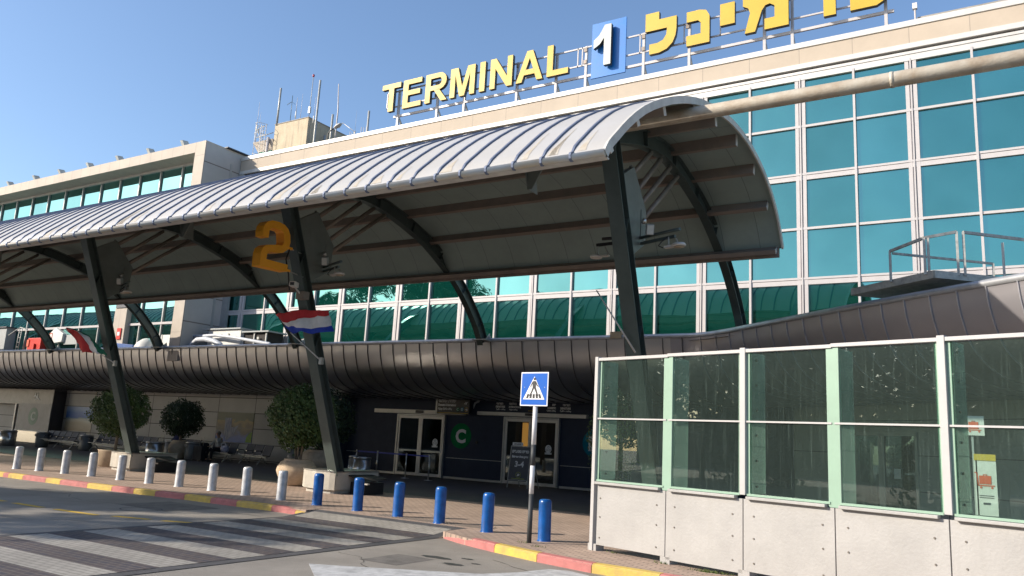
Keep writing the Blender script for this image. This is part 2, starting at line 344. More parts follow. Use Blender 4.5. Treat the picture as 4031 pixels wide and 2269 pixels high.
# pavement slab, with the dropped stretch at the crossing
left_edge = [(-110, 12.6), (-30, 12.6), (-24, 12.65), (-20, 12.72), (-17, 12.92), (-14, 12.95), (-13.05, 12.95)]
right_edge = [(-9.0, 12.45), (-8.2, 12.0), (-7.4, 11.68), (-6.35, 11.32), (-5.3, 11.05), (-4.4, 10.98), (-3.6, 10.85), (0, 9.75), (6, 7.95), (40, -2.2)]
def slab(pts):
    mb = MB(); top = [mb.bm.verts.new((x, y, 0)) for x, y in pts]; mb._f(top)
    bot = [mb.bm.verts.new((x, y, RZ-0.05)) for x, y in pts]
    for i in range(len(pts)): mb._f([top[i], bot[i], bot[(i+1) % len(pts)], top[(i+1) % len(pts)]])
    mb.bm.normal_update(); bmesh.ops.triangulate(mb.bm, faces=[f for f in mb.bm.faces if len(f.verts) > 4], ngon_method='EAR_CLIP'); return mb
pm = slab(left_edge+[(-13.05, 13.35), (-9.0, 13.35)]+right_edge+[(40, 34), (-110, 34)])
pm.quad((-13.05, 12.35, RZ+0.006), (-9.0, 12.35, RZ+0.006), (-9.0, 13.35, 0), (-13.05, 13.35, 0))
struct(pm.build("pavement", paver))
mb = MB(); mb.box(-110, -8.0, 18.9, 28.2, -0.05, 0.004); struct(mb.build("shade_toned_walkway", brickmat("shade_toned_paving", (0.085, 0.075, 0.072), (0.10, 0.085, 0.08), (0.05, 0.045, 0.04), 0.4, 0.4, offset=0, rough=0.6)))  # paving colour darkened to paint in the shade under the canopy
# kerbs: painted red and yellow in turn
def kerb(name, pts, cuts, first, ramp_end=None, ramp_start=None):
    mb = MB(); w = 0.17
    def yat(x):
        for (x0, y0), (x1, y1) in zip(pts, pts[1:]):
            if x0 <= x <= x1: return y0+(y1-y0)*(x-x0)/(x1-x0)
        return pts[-1][1]
    def h(x):
        if ramp_end is not None and x > ramp_end-1.0: return 0.012+(RZ+0.03)*min(1, (x-ramp_end+1.0)/1.0)*1.0
        if ramp_start is not None and x < ramp_start+0.9: return 0.012+(RZ+0.03)*min(1, 1-(x-ramp_start)/0.9)
        return 0.012
    for i, (a, b) in enumerate(zip(cuts, cuts[1:])):
        mb.mi = (first+i) % 2; n = 3; a2, b2 = a+0.006, b-0.006
        for k in range(n):
            xa, xb = a2+(b2-a2)*k/n, a2+(b2-a2)*(k+1)/n
            ya, yb = yat(xa), yat(xb); ha, hb = h(xa), h(xb); c = 0.02
            A = [(xa, ya-c, RZ-0.03), (xa, ya-c, ha-0.03), (xa, ya+0.02, ha), (xa, ya+w, ha), (xa, ya+w, -0.1)]
            B = [(xb, yb-c, RZ-0.03), (xb, yb-c, hb-0.03), (xb, yb+0.02, hb), (xb, yb+w, hb), (xb, yb+w, -0.1)]
            VA = [mb.bm.verts.new(p) for p in A]; VB = [mb.bm.verts.new(p) for p in B]
            for j in range(4): mb._f([VA[j], VA[j+1], VB[j+1], VB[j]])
            if k == 0: mb._f(VA)
            if k == n-1: mb._f(VB)
    o = mb.build(name, [kerb_red, kerb_yel]); return struct(o)
xs = [-60+1.0*i for i in range(0, 36)]+[-24.72, -23.95, -22.8, -22.1, -20.85, -19.8, -18.95, -18.15, -17.1, -16.15, -15.25, -14.1, -13.3, -12.7]
kerb("kerb", left_edge[:-1]+[(-12.7, 12.85)], xs, (len(xs)-1) % 2, ramp_end=-12.7)
xs2 = [-8.95, -7.36, -6.35, -5.28, -4.2, -3.2, -2.2, -1.2, -0.2, 0.8, 1.8, 2.8, 3.8, 4.8, 5.8]
kerb("kerb", right_edge, xs2, 0, ramp_start=-8.95)
# crossing: border strips, pale and dark bands of pavers
def zc(y): return RZ+0.006+(0 if y < 12.35 else (y-12.35)*(-RZ-0.006))
def band(name, x0, x1, y0, y1, lift, mat):
    mb = MB(); ys = [y0]+([12.35] if y0 < 12.35 < y1 else [])+[y1]
    for a, b in zip(ys, ys[1:]): mb.quad((x0, a, zc(a)+lift), (x1, a, zc(a)+lift), (x1, b, zc(b)+lift), (x0, b, zc(b)+lift))
    return mb
def crossing_bands(which, mat, lift):
    mb = MB(); P = 1.15
    for k in range(-6, 6):
        y0 = 6.75+P*k+(0 if which else 0.575); y1 = y0+0.575
        if y0 > 12.9: continue
        y1 = min(y1, 13.25); ys = [y0]+([12.35] if y0 < 12.35 < y1 else [])+[y1]
        for a, b in zip(ys, ys[1:]): mb.quad((-12.92, a, zc(a)+lift), (-9.25, a, zc(a)+lift), (-9.25, b, zc(b)+lift), (-12.92, b, zc(b)+lift))
    return mb.build("crossing_bands", mat)
mb = band("s", -13.1, -9.02, -1, 13.3, 0.002, cross_edge); struct(mb.build("crossing_border", cross_edge))
struct(crossing_bands(True, cross_light, 0.006)); struct(crossing_bands(False, cross_dark, 0.006))
# painted road lines
mb = MB()
for x0, x1, y0, y1 in ((-17.7, -16.65, 9.24, 9.26), (-16.25, -14.95, 9.30, 9.38), (-14.7, -13.9, 9.55, 9.78), (-13.62, -13.12, 9.86, 10.08), (-20.6, -19.4, 9.3, 9.25), (-19.1, -18.1, 9.25, 9.25)):
    mb.quad((x0, y0-0.07, RZ+0.005), (x1, y1-0.07, RZ+0.005), (x1, y1+0.08, RZ+0.005), (x0, y0+0.08, RZ+0.005))
struct(mb.build("yellow_lane_line", road_yel))
mb = MB()
mb.prism([(-8.36, 8.45, RZ+0.001), (-7.3, 7.55, RZ+0.001), (-5.2, 7.9, RZ+0.001), (-3.0, 9.4, RZ+0.001), (-5.25, 10.8, RZ+0.001), (-5.6, 10.92, RZ+0.001), (-5.88, 10.8, RZ+0.001), (-6.02, 10.2, RZ+0.001), (-6.3, 9.66, RZ+0.001), (-6.6, 9.47, RZ+0.001), (-7.3, 9.05, RZ+0.001), (-8.05, 8.6, RZ+0.001)], (0, 0, 0.004))
mb.bm.normal_update(); bmesh.ops.triangulate(mb.bm, faces=[f for f in mb.bm.faces if len(f.verts) > 4], ngon_method='EAR_CLIP'); struct(mb.build("white_road_marking", road_wht))
# patches: oil stains and a manhole ring
mb = MB()
for x, y, a, b in ((-7.62, 10.4, 0.28, 0.10), (-7.05, 10.05, 0.18, 0.09), (-7.2, 10.65, 0.12, 0.05), (-6.85, 10.35, 0.08, 0.04)):
    vs = [(x+a*math.cos(t*PI/8)*(1+0.15*math.sin(3*t+x*9)), y+b*math.sin(t*PI/8)*(1+0.2*math.cos(2*t+y*7)), RZ+0.003) for t in range(16)]
    mb._f([mb.bm.verts.new(v) for v in vs])
struct(mb.build("oil_stains", M("oil_stain", (0.05, 0.048, 0.045), 0.7, var=0.3, vs=20)))
mb = MB()
for k in range(28):
    a, b = 2*PI*k/28, 2*PI*(k+1)/28; R = 0.42; r2 = 0.39
    mb.quad(*[(-15.6+q*math.cos(t), 10.75+q*math.sin(t), RZ+0.004) for q, t in ((R, a), (R, b), (r2, b), (r2, a))])
struct(mb.build("manhole_ring", cross_edge))
mb = MB(); rc = random.Random(5)
for (x, y, a, L_) in ((-18.5, 8.2, 0.1, 5.5), (-8.9, 9.6, -0.5, 3.0), (-14.5, 11.9, 0.05, 2.5), (-20, 11.2, -0.08, 4.0), (-6.9, 10.9, -0.45, 1.2)):
    p = [x, y]; n = int(L_/0.12)
    for i in range(n):
        q = [p[0]+0.12*math.cos(a), p[1]+0.12*math.sin(a)]; a += rc.gauss(0, 0.22); a *= 0.97; w = rc.uniform(0.004, 0.011)
        mb.quad((p[0], p[1]-w, RZ+0.0035), (q[0], q[1]-w, RZ+0.0035), (q[0], q[1]+w, RZ+0.0035), (p[0], p[1]+w, RZ+0.0035)); p = q
struct(mb.build("asphalt_cracks", M("crack", (0.04, 0.037, 0.034), 0.95)))
mb = MB()
for (x0, y0, x1, y1) in ((-22.5, 7.2, -19.6, 8.4), (-16.8, 10.9, -15.0, 12.3), (-8.2, 9.3, -7.5, 10.2)):
    mb.quad((x0, y0, RZ+0.0025), (x1, y0, RZ+0.0025), (x1, y1, RZ+0.0025), (x0, y1, RZ+0.0025))
struct(mb.build("asphalt_patches", M("patch_asphalt", (0.17, 0.155, 0.14), 0.9, var=0.2, vs=3, bump=0.5, bs=70)))
# tactile paving with raised studs near the blue bollards
mb = MB(); mb.box(-11.6, -8.7, 13.4, 13.85, 0.0, 0.006)
for i in range(29):
    for j in range(5): mb.lathe([(0.028, 0.006), (0.02, 0.013)], -11.55+0.1*i, 13.45+0.09*j, n=6)
struct(mb.build("tactile_paving", M("tactile_grey", (0.25, 0.20, 0.165), 0.8)))

# ================================================================== MAIN TERMINAL BUILDING (curtain wall, stone parapet)
FY = 26.3
T = thing("terminal_building", (0, 30, 0), "long terminal block with teal mirror glass in a white grid under a stone parapet", "building")
LX, RX = -33.6, 14.8
pairs = [-2.04-3.366*k for k in range(10)]+[-2.04+3.366*k for k in range(1, 6)]; pairs.sort()
singles = [p+1.69 for p in pairs]
zrows = [(5.15, 7.27), (7.27, 9.02), (9.02, 10.80), (10.80, 12.56), (12.56, 14.24)]
xl = sorted(pairs+singles)
xl = [x for x in xl if x > LX+0.4]; xl = [LX+0.35]+xl
cnt = 0
for i in range(len(xl)-1):
    x0, x1 = xl[i], xl[i+1]
    if x0 > 3.2 or x1 > RX: break
    for j, (z0, z1) in enumerate(zrows):
        vis = (j == 0 and x0 < 0) or (j == 1 and x0 > -26) or (j >= 2 and x0 > -8.5)
        if not vis: continue
        mb = MB(); t1, t2 = random.uniform(-1, 1)*0.003, random.uniform(-1, 1)*0.003
        mb.quad((x0+0.03, FY+0.05-t1, z0+0.03), (x1-0.03, FY+0.05+t1, z0+0.03), (x1-0.03, FY+0.05+t1+t2, z1-0.03), (x0+0.03, FY+0.05-t1+t2, z1-0.03))
        mb.build("window_pane", teal, T, fix=False); cnt += 1
mb = MB(); mb.box(LX, RX+40, FY+0.12, 44, 4.9, 15.45); mb.build("building_body", interior, T)
mb = MB()     # glass out of sight of the single panes, behind the canopy and beyond the frame
mb.quad((LX, FY+0.09, 5.1), (RX+40, FY+0.09, 5.1), (RX+40, FY+0.09, 14.3), (LX, FY+0.09, 14.3)); mb.build("hidden_glazing", teal, T, fix=False)
for x in pairs:
    if x < LX+0.3: continue
    mb = MB(); mb.box(x-0.165, x-0.055, FY-0.023, FY+0.07, 5.1, 14.26); mb.box(x+0.055, x+0.165, FY-0.023, FY+0.07, 5.1, 14.26)
    mb.box(x-0.055, x+0.055, FY+0.02, FY+0.07, 5.1, 14.26); mb.box(x-0.022, x+0.022, FY-0.05, FY+0.02, 5.1, 14.30)
    mb.build("double_mullion", whiteframe, T)
for x in singles:
    mb = MB(); mb.box(x-0.035, x+0.035, FY-0.06, FY+0.07, 5.1, 14.30); mb.build("mullion", whiteframe, T)
for z, h in ((7.27, 0.235), (10.80, 0.235)):
    mb = MB(); mb.box(LX, RX+40, FY-0.02, FY+0.064, z-h/2, z+h/2-0.085); mb.box(LX, RX+40, FY-0.035, FY+0.062, z+h/2-0.07, z+h/2)
    mb.build("wide_transom", whiteframe, T)
for z in (9.02, 12.56):
    mb = MB(); mb.box(LX, RX+40, FY-0.03, FY+0.06, z-0.04, z+0.04); mb.build("thin_transom", whiteframe, T)
mb = MB(); mb.box(LX, RX+40, FY-0.04, FY+0.12, 14.22, 14.42); mb.box(LX, RX+40, FY-0.06, FY+0.12, 14.435, 14.53); mb.build("window_head_band", coping, T)
mb = MB(); mb.box(LX, RX+40, FY+0.02, FY+0.12, 14.53, 14.60); mb.build("shadow_gap", charcoal, T)
mb = MB(); mb.box(LX, RX+40, FY-0.12, FY+0.12, 14.60, 14.78); mb.build("drip_band", coping, T, bevel=0.01)
mb = MB(); mb.box(LX, RX+40, FY-0.08, FY+0.3, 14.78, 15.36); mb.build("stone_parapet", stone, T)
mb = MB(); mb.box(LX, RX+40, FY-0.12, FY+0.45, 15.36, 15.52); mb.box(LX, RX+40, FY-0.09, FY+0.40, 15.52, 15.575); mb.build("parapet_coping", coping, T, bevel=0.008)
mb = MB(); mb.box(-1.85, 30, FY+1.0, FY+8, 15.3, 16.2); mb.build("roof_upstand", plainconc, T)

# lettering on the roof
S_ = thing("rooftop_lettering", (-13, 26.75, 15.5), "big yellow TERMINAL and Hebrew letters with a blue 1 panel along the roof edge", "sign")
LY = 26.62; ZT, ZB = 17.97, 16.58; H = ZT-ZB
def letter(name, polys, x0, w, holes=(), zb=ZB, h=H, dep=0.17, face=yellow, y=LY):
    """polys in unit square; each polygon is one extruded stroke, all faces share one front plane"""
    mb = MB(); mb.mi = 1
    for P in polys:
        pts = [(x0+px*w, y, zb+pz*h) for px, pz in P]
        mb.prism(pts, (0, dep, 0))
    for P in polys:
        mb.mi = 0; vs = [mb.bm.verts.new((x0+px*w, y-0.004, zb+pz*h)) for px, pz in P]; mb._f(vs)
    mb.bm.normal_update(); bmesh.ops.triangulate(mb.bm, faces=[f for f in mb.bm.faces if len(f.verts) > 4], ngon_method='EAR_CLIP')
    return mb.build(name, [face, letterside], S_, fix=True)
def arc(cx, cz, rx, rz, a0, a1, n=8): return [(cx+rx*math.cos(rad(a0+(a1-a0)*i/n)), cz+rz*math.sin(rad(a0+(a1-a0)*i/n))) for i in range(n+1)]
def ringpoly(cx, cz, rx, rz, ix, iz, a0, a1, n=10): return arc(cx, cz, rx, rz, a0, a1, n)+arc(cx, cz, ix, iz, a1, a0, n)
th = 0.2
letter("letter", [[(0, 1), (1, 1), (1, 0.82), (0.645, 0.82), (0.645, 0), (0.375, 0), (0.375, 0.82), (0, 0.82)]], -24.53, 1.12)                                     # T
letter("letter", [[(0, 0), (0, 1), (1, 1), (1, 0.83), (0.28, 0.83), (0.28, 0.61), (0.93, 0.61), (0.93, 0.44), (0.28, 0.44), (0.28, 0.17), (1, 0.17), (1, 0)]], -23.24, 1.08)   # E
letter("letter", [[(0, 0), (0, 1), (0.23, 1), (0.23, 0)], [(0.23, 1), (0.62, 1), (0.62, 0.83), (0.23, 0.83)], [(0.23, 0.57), (0.62, 0.57), (0.62, 0.41), (0.23, 0.41)],
       ringpoly(0.62, 0.705, 0.33, 0.295, 0.11, 0.13, 90, -90), [(0.40, 0.41), (0.62, 0.43), (1.0, 0), (0.73, 0)]], -21.92, 1.24)   # R
letter("letter", [[(0, 0), (0, 1), (0.30, 1), (0.5, 0.33), (0.70, 1), (1, 1), (1, 0), (0.80, 0), (0.80, 0.76), (0.60, 0), (0.40, 0), (0.20, 0.76), (0.20, 0)]], -20.52, 1.33)  # M
letter("letter", [[(0, 0), (0, 1), (1, 1), (1, 0)]], -18.93, 0.28)
letter("letter", [[(0, 0), (0, 1), (0.25, 1), (0.77, 0.34), (0.77, 1), (1, 1), (1, 0), (0.76, 0), (0.23, 0.66), (0.23, 0)]], -18.38, 1.13)   # N
letter("letter", [[(0, 0), (0.39, 1), (0.61, 1), (0.5, 0.76), (0.22, 0)], [(0.5, 0.76), (0.61, 1), (1, 0), (0.78, 0)], [(0.30, 0.22), (0.37, 0.39), (0.63, 0.39), (0.70, 0.22)]], -17.05, 1.30)  # A
letter("letter", [[(0, 0), (0, 1), (0.28, 1), (0.28, 0.18), (1, 0.18), (1, 0)]], -15.55, 1.0)     # L
# Hebrew, left to right in the picture: lamed, nun, yod, mem, resh, tet
letter("letter", [[(0, 1.24), (0.44, 1.24), (0.44, 1.0), (1.0, 1.0), (1.0, 0.62), (0.97, 0.42), (0.88, 0.22), (0.70, 0.07), (0.45, 0.0), (0.14, 0.0), (0.14, 0.30), (0.40, 0.30), (0.58, 0.36), (0.68, 0.50), (0.70, 0.70), (0, 0.70)]], -11.20, 1.26)
letter("letter", [[(0, 1), (0.55, 1.0), (0.85, 0.95), (1, 0.78), (1, 0), (0, 0), (0, 0.30), (0.62, 0.30), (0.62, 0.62), (0.50, 0.70), (0, 0.70)]], -9.54, 0.88)
letter("letter", [[(0, 1), (1, 1), (1, 0.38), (0, 0.38)]], -8.26, 0.54)
letter("letter", [[(0, 1.0), (0.25, 1.0), (0.33, 0.88), (0.50, 1.0), (0.80, 1.0), (0.95, 0.9), (1, 0.72), (1, 0), (0.48, 0), (0.48, 0.30), (0.70, 0.30), (0.70, 0.62), (0.60, 0.70), (0.50, 0.68), (0.42, 0.55), (0.27, 0), (0.04, 0), (0.16, 0.55), (0.12, 0.7), (0, 0.78)]], -7.42, 1.6)
letter("letter", [[(0, 1), (0.6, 1), (0.9, 0.93), (1, 0.75), (1, 0), (0.62, 0), (0.62, 0.6), (0.5, 0.70), (0, 0.70)]], -5.30, 1.04)
letter("letter", [[(0, 1), (0.28, 1), (0.28, 0.30), (0.55, 0.30), (0.70, 0.42), (0.72, 0.70), (0.55, 0.70), (0.55, 1.0), (0.85, 1), (1, 0.85), (1.0, 0.40), (0.88, 0.12), (0.65, 0), (0, 0)]], -3.80, 1.26)
mb = MB(); mb.box(-13.62, -12.12, 26.86, 26.92, 16.21, 18.59); mb.build("blue_panel", signblue, S_)
letter("numeral", [[(0.62, 1), (1, 1), (1, 0), (0.60, 0), (0.60, 0.68), (0.36, 0.54), (0, 0.45), (0, 0.66), (0.30, 0.76), (0.50, 0.9)]], -13.42, 0.76, zb=16.57, h=1.74, face=numeralgrey)
for z in (16.44,):
    mb = MB(); mb.box(-24.0, -13.62, 26.93, 27.01, z-0.06, z+0.04); mb.box(-12.12, -2.5, 26.93, 27.01, z-0.06, z+0.04); mb.build("rail", whiteframe, S_)
for z in (16.93, 17.70):
    mb = MB(); mb.box(-24.48, -13.62, 26.93, 26.98, z-0.03, z+0.03); mb.box(-12.12, -2.5, 26.93, 26.98, z-0.03, z+0.03); mb.build("rail", whiteframe, S_)
for x in (-23.74, -21.44, -19.93, -17.18, -15.27, -13.9, -11.39, -9.54, -6.74, -5.77, -2.75):
    mb = MB(); mb.box(x-0.05, x+0.05, 26.92, 27.02, 15.5, 17.74); mb.build("post", whiteframe, S_)
    mb = MB(); mb.bar((x, 27.02, 16.4), (x, 27.75, 15.5), 0.07, 0.07); mb.build("brace", galv, S_)
for x in (-24.46, -14.28, -14.08, -11.55, -9.75, -8.35):
    mb = MB(); mb.box(x-0.02, x+0.02, 26.93, 26.98, 16.9, 17.73); mb.build("upright", whiteframe, S_)
for x in (-13.92, -11.39, -9.60, -17.15, -21.5):
    mb = MB(); mb.box(x-0.07, x+0.07, 26.88, 26.92, 17.48, 17.66); mb.box(x-0.07, x+0.07, 26.88, 26.92, 16.96, 17.12); mb.build("rusty_bracket", strutmat, S_)
o = thing("lamp_mast", (-1.9, 27.2, 15.5), "slim white mast with a small box head beside the roof upstand", "mast")
mb = MB(); mb.tube([(-1.9, 27.2, 15.5), (-1.9, 27.2, 16.5)], 0.03); mb.build("pole", whiteframe, o)
mb = MB(); mb.box(-1.97, -1.83, 27.13, 27.27, 16.45, 16.65); mb.build("head", whiteunit, o)

# ================================================================== LEFT WING
W_ = thing("office_wing", (0, 24, 0), "pale concrete wing with a recessed ribbon of turquoise windows left of the glass terminal", "building")
X1 = -33.64; WY = 24.0; GY = 25.0; X0 = -75
mb = MB(); mb.box(X0, X1, WY, 32, 15.2, 15.74); mb.build("roof_beam", concrete, W_)
mb = MB(); mb.box(-34.42, X1, WY+0.001, GY+0.4, 4.6, 15.2); mb.build("end_pier", concrete, W_)
mb = MB(); mb.box(X1-0.3, X1+0.01, GY-0.98, FY+0.06, 4.6, 15.65); mb.build("side_wall", conc_side, W_)
mb = MB(); mb.box(X1+0.0, X1+0.035, 25.6, 25.72, 5, 15.0); mb.box(X1, X1+0.42, FY-0.16, FY-0.02, 5, 14.6); mb.build("corner_downpipe", greyframe, W_)
mb = MB(); mb.bar((X1-0.1, 25.2, 15.78), (X1-0.1, 27.2, 15.78), 0.5, 0.05); mb.build("roof_edge_flashing", charcoal, W_)
wx = [-36.68-1.85*k for k in range(0, 12)]
edges = [-34.42]+wx
mb = MB(); mb.box(X0, -34.3, GY+0.14, 31, 4.9, 15.3); mb.build("wing_body", interior, W_)
mb = MB(); mb.quad((X0, GY+0.1, 4.9), (-34.4, GY+0.1, 4.9), (-34.4, GY+0.1, 15.2), (X0, GY+0.1, 15.2)); mb.build("hidden_glazing", teal2, W_, fix=False)
for i, x in enumerate(edges[:-1]):
    xa = edges[i+1]
    for z0, z1 in ((5.0, 6.62), (6.7, 9.4), (12.2, 15.15)):
        mb = MB(); t = random.uniform(-1, 1)*0.003; mb.quad((xa+0.04, GY+0.05-t, z0), (x-0.04, GY+0.05+t, z0), (x-0.04, GY+0.05+t, z1), (xa+0.04, GY+0.05-t, z1)); mb.build("window_pane", teal2, W_, fix=False)
for x in wx:
    mb = MB(); mb.box(x-0.04, x+0.04, GY-0.04, GY+0.09, 4.9, 15.2); mb.build("mullion", greyframe, W_)
mb = MB(); mb.box(X0, -34.42, GY-0.06, GY+0.09, 6.6, 6.72); mb.build("transom", whiteframe, W_)
mb = MB(); mb.box(X0, -34.42, GY-0.05, GY+0.12, 15.08, 15.2); mb.build("window_head", coping, W_)
for x in (-35.9, -38.8, -41.62, -44.5, -47.45, -50.25, -53.3, -56.2, -59.2):
    mb = MB(); mb.prism([(x, WY+0.3, 15.74), (x-0.05, WY+0.1, 16.12), (x-0.05, WY+0.42, 16.17), (x+0.02, WY+0.75, 15.74)], (0.2, 0, 0)); mb.build("roof_fin", M("fin_paint", (0.50, 0.52, 0.50), 0.6) if x > -36 else bpy.data.materials["fin_paint"], W_)

# ================================================================== ROOFTOP BLOCK, CAB AND ANTENNAS
B_ = thing("rooftop_block", (-37.9, 35, 15.5), "rain-streaked beige plant block rising behind the stone parapet", "rooftop block")
mb = MB(); mb.box(-39.4, -36.4, 33, 39.5, 15.4, 20.95); mb.build("block_walls", streaked, B_)
mb = MB(); mb.box(-39.43, -36.37, 32.97, 39.53, 20.95, 21.0); mb.build("roof_edge", plainconc, B_)
mb = MB(); mb.tube([(-36.2, 34.3, 15.5), (-36.2, 34.3, 20.2)], 0.07); mb.build("wall_pipe", greyframe, B_)
C_ = thing("control_cab", (-40.4, 33.5, 15.5), "small observation cab with green glass and a pale slanted rim left of the beige block", "cab")
mb = MB(); mb.prism([(-41.25, 32.9, 20.0), (-39.42, 32.9, 20.0), (-39.42, 33.15, 19.35), (-40.95, 33.15, 19.35)], (0, 1.8, 0)); mb.build("rim", concrete, C_)
mb = MB(); mb.box(-40.9, -39.42, 33.2, 35, 18.4, 19.35); mb.build("cab_glass", towerglass, C_)
mb = MB(); mb.box(-40.95, -39.42, 33.15, 35, 15.5, 18.4); mb.build("cab_base", concrete, C_)
L_ = thing("caged_ladder", (-40.2, 32.6, 15.5), "yellowish caged ladder climbing beside the observation cab", "ladder")
for dx in (-0.22, 0.22):
    mb = MB(); mb.tube([(-40.1+dx, 32.7, 17), (-40.1+dx, 32.7, 21.0)], 0.025, 6); mb.build("stile", coping, L_)
for k in range(14):
    mb = MB(); mb.tube([(-40.32, 32.7, 17.2+0.28*k), (-39.88, 32.7, 17.2+0.28*k)], 0.014, 5); mb.build("rung", coping, L_)
for z in (18.8, 19.5, 20.2, 20.9):
    mb = MB(); mb.tube([(-40.1+0.36*math.cos(t), 32.7-0.62*math.sin(t), z) for t in [PI*i/8 for i in range(9)]], 0.016, 5); mb.build("cage_hoop", coping, L_)
for t in (0.25, 0.5, 0.75):
    mb = MB(); mb.tube([(-40.1+0.36*math.cos(PI*t), 32.7-0.62*math.sin(PI*t), 18.8), (-40.1+0.36*math.cos(PI*t), 32.7-0.62*math.sin(PI*t), 20.9)], 0.012, 5); mb.build("cage_bar", coping, L_)
o = tag(MB().tube([(-39.75, 32.85, 17.5), (-39.75, 32.85, 20.1)], 0.1).build("vent_pipe", whiteframe), "thick white vent pipe between the ladder and the beige block", "pipe")
o = thing("cab_railing", (-41, 33.2, 20), "dark steel railing with cables round the observation cab roof", "railing")
mb = MB(); [mb.tube(p, 0.025, 6) for p in ([(-41.15, 33, 20), (-41.15, 33, 21.2)], [(-41.1, 33, 20.9), (-40.4, 33, 21.1)], [(-41.1, 33, 20.35), (-39.5, 33, 20.45)], [(-41.1, 33, 20.9), (-40.8, 33, 20.4), (-40.7, 33, 20)], [(-40.5, 33, 20.0), (-40.5, 33, 21.1)])]; mb.build("rails", galv, o)
ants = [(-41.3, 22.93, 21.2, .016, 'thin white whip aerial, leftmost above the observation cab'), (-41.06, 22.15, 21.0, .012, 'shorter thin whip aerial just right of the leftmost one above the cab'),
        (-37.71, 22.57, 21.5, .022, 'white whip aerial on a bent arm above the beige block'), (-37.26, 22.75, 20.95, .013, 'hair-thin white aerial rising straight from the middle of the beige block'),
        (-36.05, 22.32, 20.9, .013, 'hair-thin aerial between the red-tipped mast and the tall grey pole'), (-32.42, 20.75, 19.3, .008, 'thin dark whip aerial right of the roof floodlight')]
for x, zt, zb, r, lab in ants:
    t = thing("whip_aerial", (x, 33.1, zb), lab, "aerial", "thin whip aerials on the roof")
    MB().tube([(x, 33.1, zb), (x, 33.1, zt)], [r, r*0.6], 6).build("whip", whiteframe if r > .01 else galv, t)
    MB().tube([(x, 33.1, zb-0.35), (x, 33.1, zb+0.12)], 0.04, 8).build("base", whiteunit, t)
for x, zt, zb, lab in [(-39.26, 23.48, 20.9, 'thick grey pole at the left corner of the beige block'), (-35.7, 23.31, 15.5, 'tallest thick grey pole, right of the red-tipped mast'), (-34.3, 20.77, 18, 'short thick grey pole beside the tall white mast'), (-31.33, 20.47, 15.5, 'thick grey pole standing alone, rightmost on the roof')]:
    t = tag(MB().tube([(x, 33.0, zb), (x, 33.0, zt)], 0.065, 10).build("steel_pole", galv), lab, "pole", "thick grey poles on the roof")
t = thing("dipole_aerial", (-38.16, 33.1, 20.95), "dark thin mast with small crossed arms above the beige block", "aerial")
MB().tube([(-38.16, 33.1, 20.95), (-38.19, 33.1, 22.8)], 0.018, 6).build("mast", steel, t)
mb = MB(); mb.tube([(-38.6, 33.1, 22.22), (-38.18, 33.1, 22.38), (-37.85, 33.1, 22.12)], 0.01, 5); mb.tube([(-38.4, 32.9, 22.15), (-38.18, 33.1, 22.38)], 0.01, 5); mb.build("crossed_arms", steel, t)
t = thing("obstruction_light_mast", (-36.48, 33.1, 20.95), "slender mast carrying a dark red obstruction light", "mast")
MB().tube([(-36.5, 33.1, 20.95), (-36.46, 33.1, 23.75)], 0.022, 6).build("mast", galv, t)
MB().box(-36.55, -36.42, 33.04, 33.16, 21.3, 21.7).build("junction_box", greyframe, t)
MB().lathe([(0.02, 0), (0.07, 0.04), (0.075, 0.14), (0.03, 0.2)], -36.46, 33.1, 10, 23.72).build("red_light", M("red_lamp", (0.35, 0.01, 0.04), 0.3), t)
t = tag(MB().tube([(-34.05, 33.1, 15.5), (-34.0, 33.1, 21), (-34.17, 33.1, 22.8)], [0.05, 0.04, 0.03], 8).build("white_mast", whiteframe), "tall tapering white mast right of the thick grey pole", "mast")
t = thing("roof_floodlight", (-34.3, 32.8, 15.5), "oval street-lamp head on a bent dark arm above the parapet", "floodlight")
MB().tube([(-34.35, 32.8, 17), (-34.35, 32.8, 19.45), (-34.2, 32.8, 19.6), (-33.75, 32.75, 19.75)], 0.035, 8).build("arm", blackmat, t)
mb = MB(); mb.lathe([(0.02, 0), (0.14, 0.02), (0.16, 0.07), (0.10, 0.14), (0.02, 0.16)], 0, 0, 16)
bmesh.ops.transform(mb.bm, matrix=Matrix.Translation((-33.45, 32.7, 19.72)) @ Matrix.Rotation(rad(-22), 4, 'Y') @ Matrix.Scale(2.0, 4, (1, 0, 0)), verts=mb.bm.verts); mb.build("lamp_head", coping, t)
t = tag(MB().tube([(-35.2, 34.5, 20.6), (-33.9, 33.5, 20.35), (-33.2, 33.2, 19.9), (-32.3, 33, 19.3)], 0.02, 6).build("bent_conduit", coping), "thin pale bent conduit running down behind the roof floodlight", "conduit")
for i, (x, z) in enumerate(((-33.1, 19.62), (-32.95, 19.5), (-32.8, 19.55), (-32.2, 19.75), (-32.0, 19.72), (-31.8, 19.7))):
    tag(MB().tube([(x, 33.4, 19.0), (x, 33.4, z)], 0.02, 5).build("mounting_rod", whiteframe), "short white mounting rod just peeking above the stone parapet", "rod", "short white rods behind the parapet")

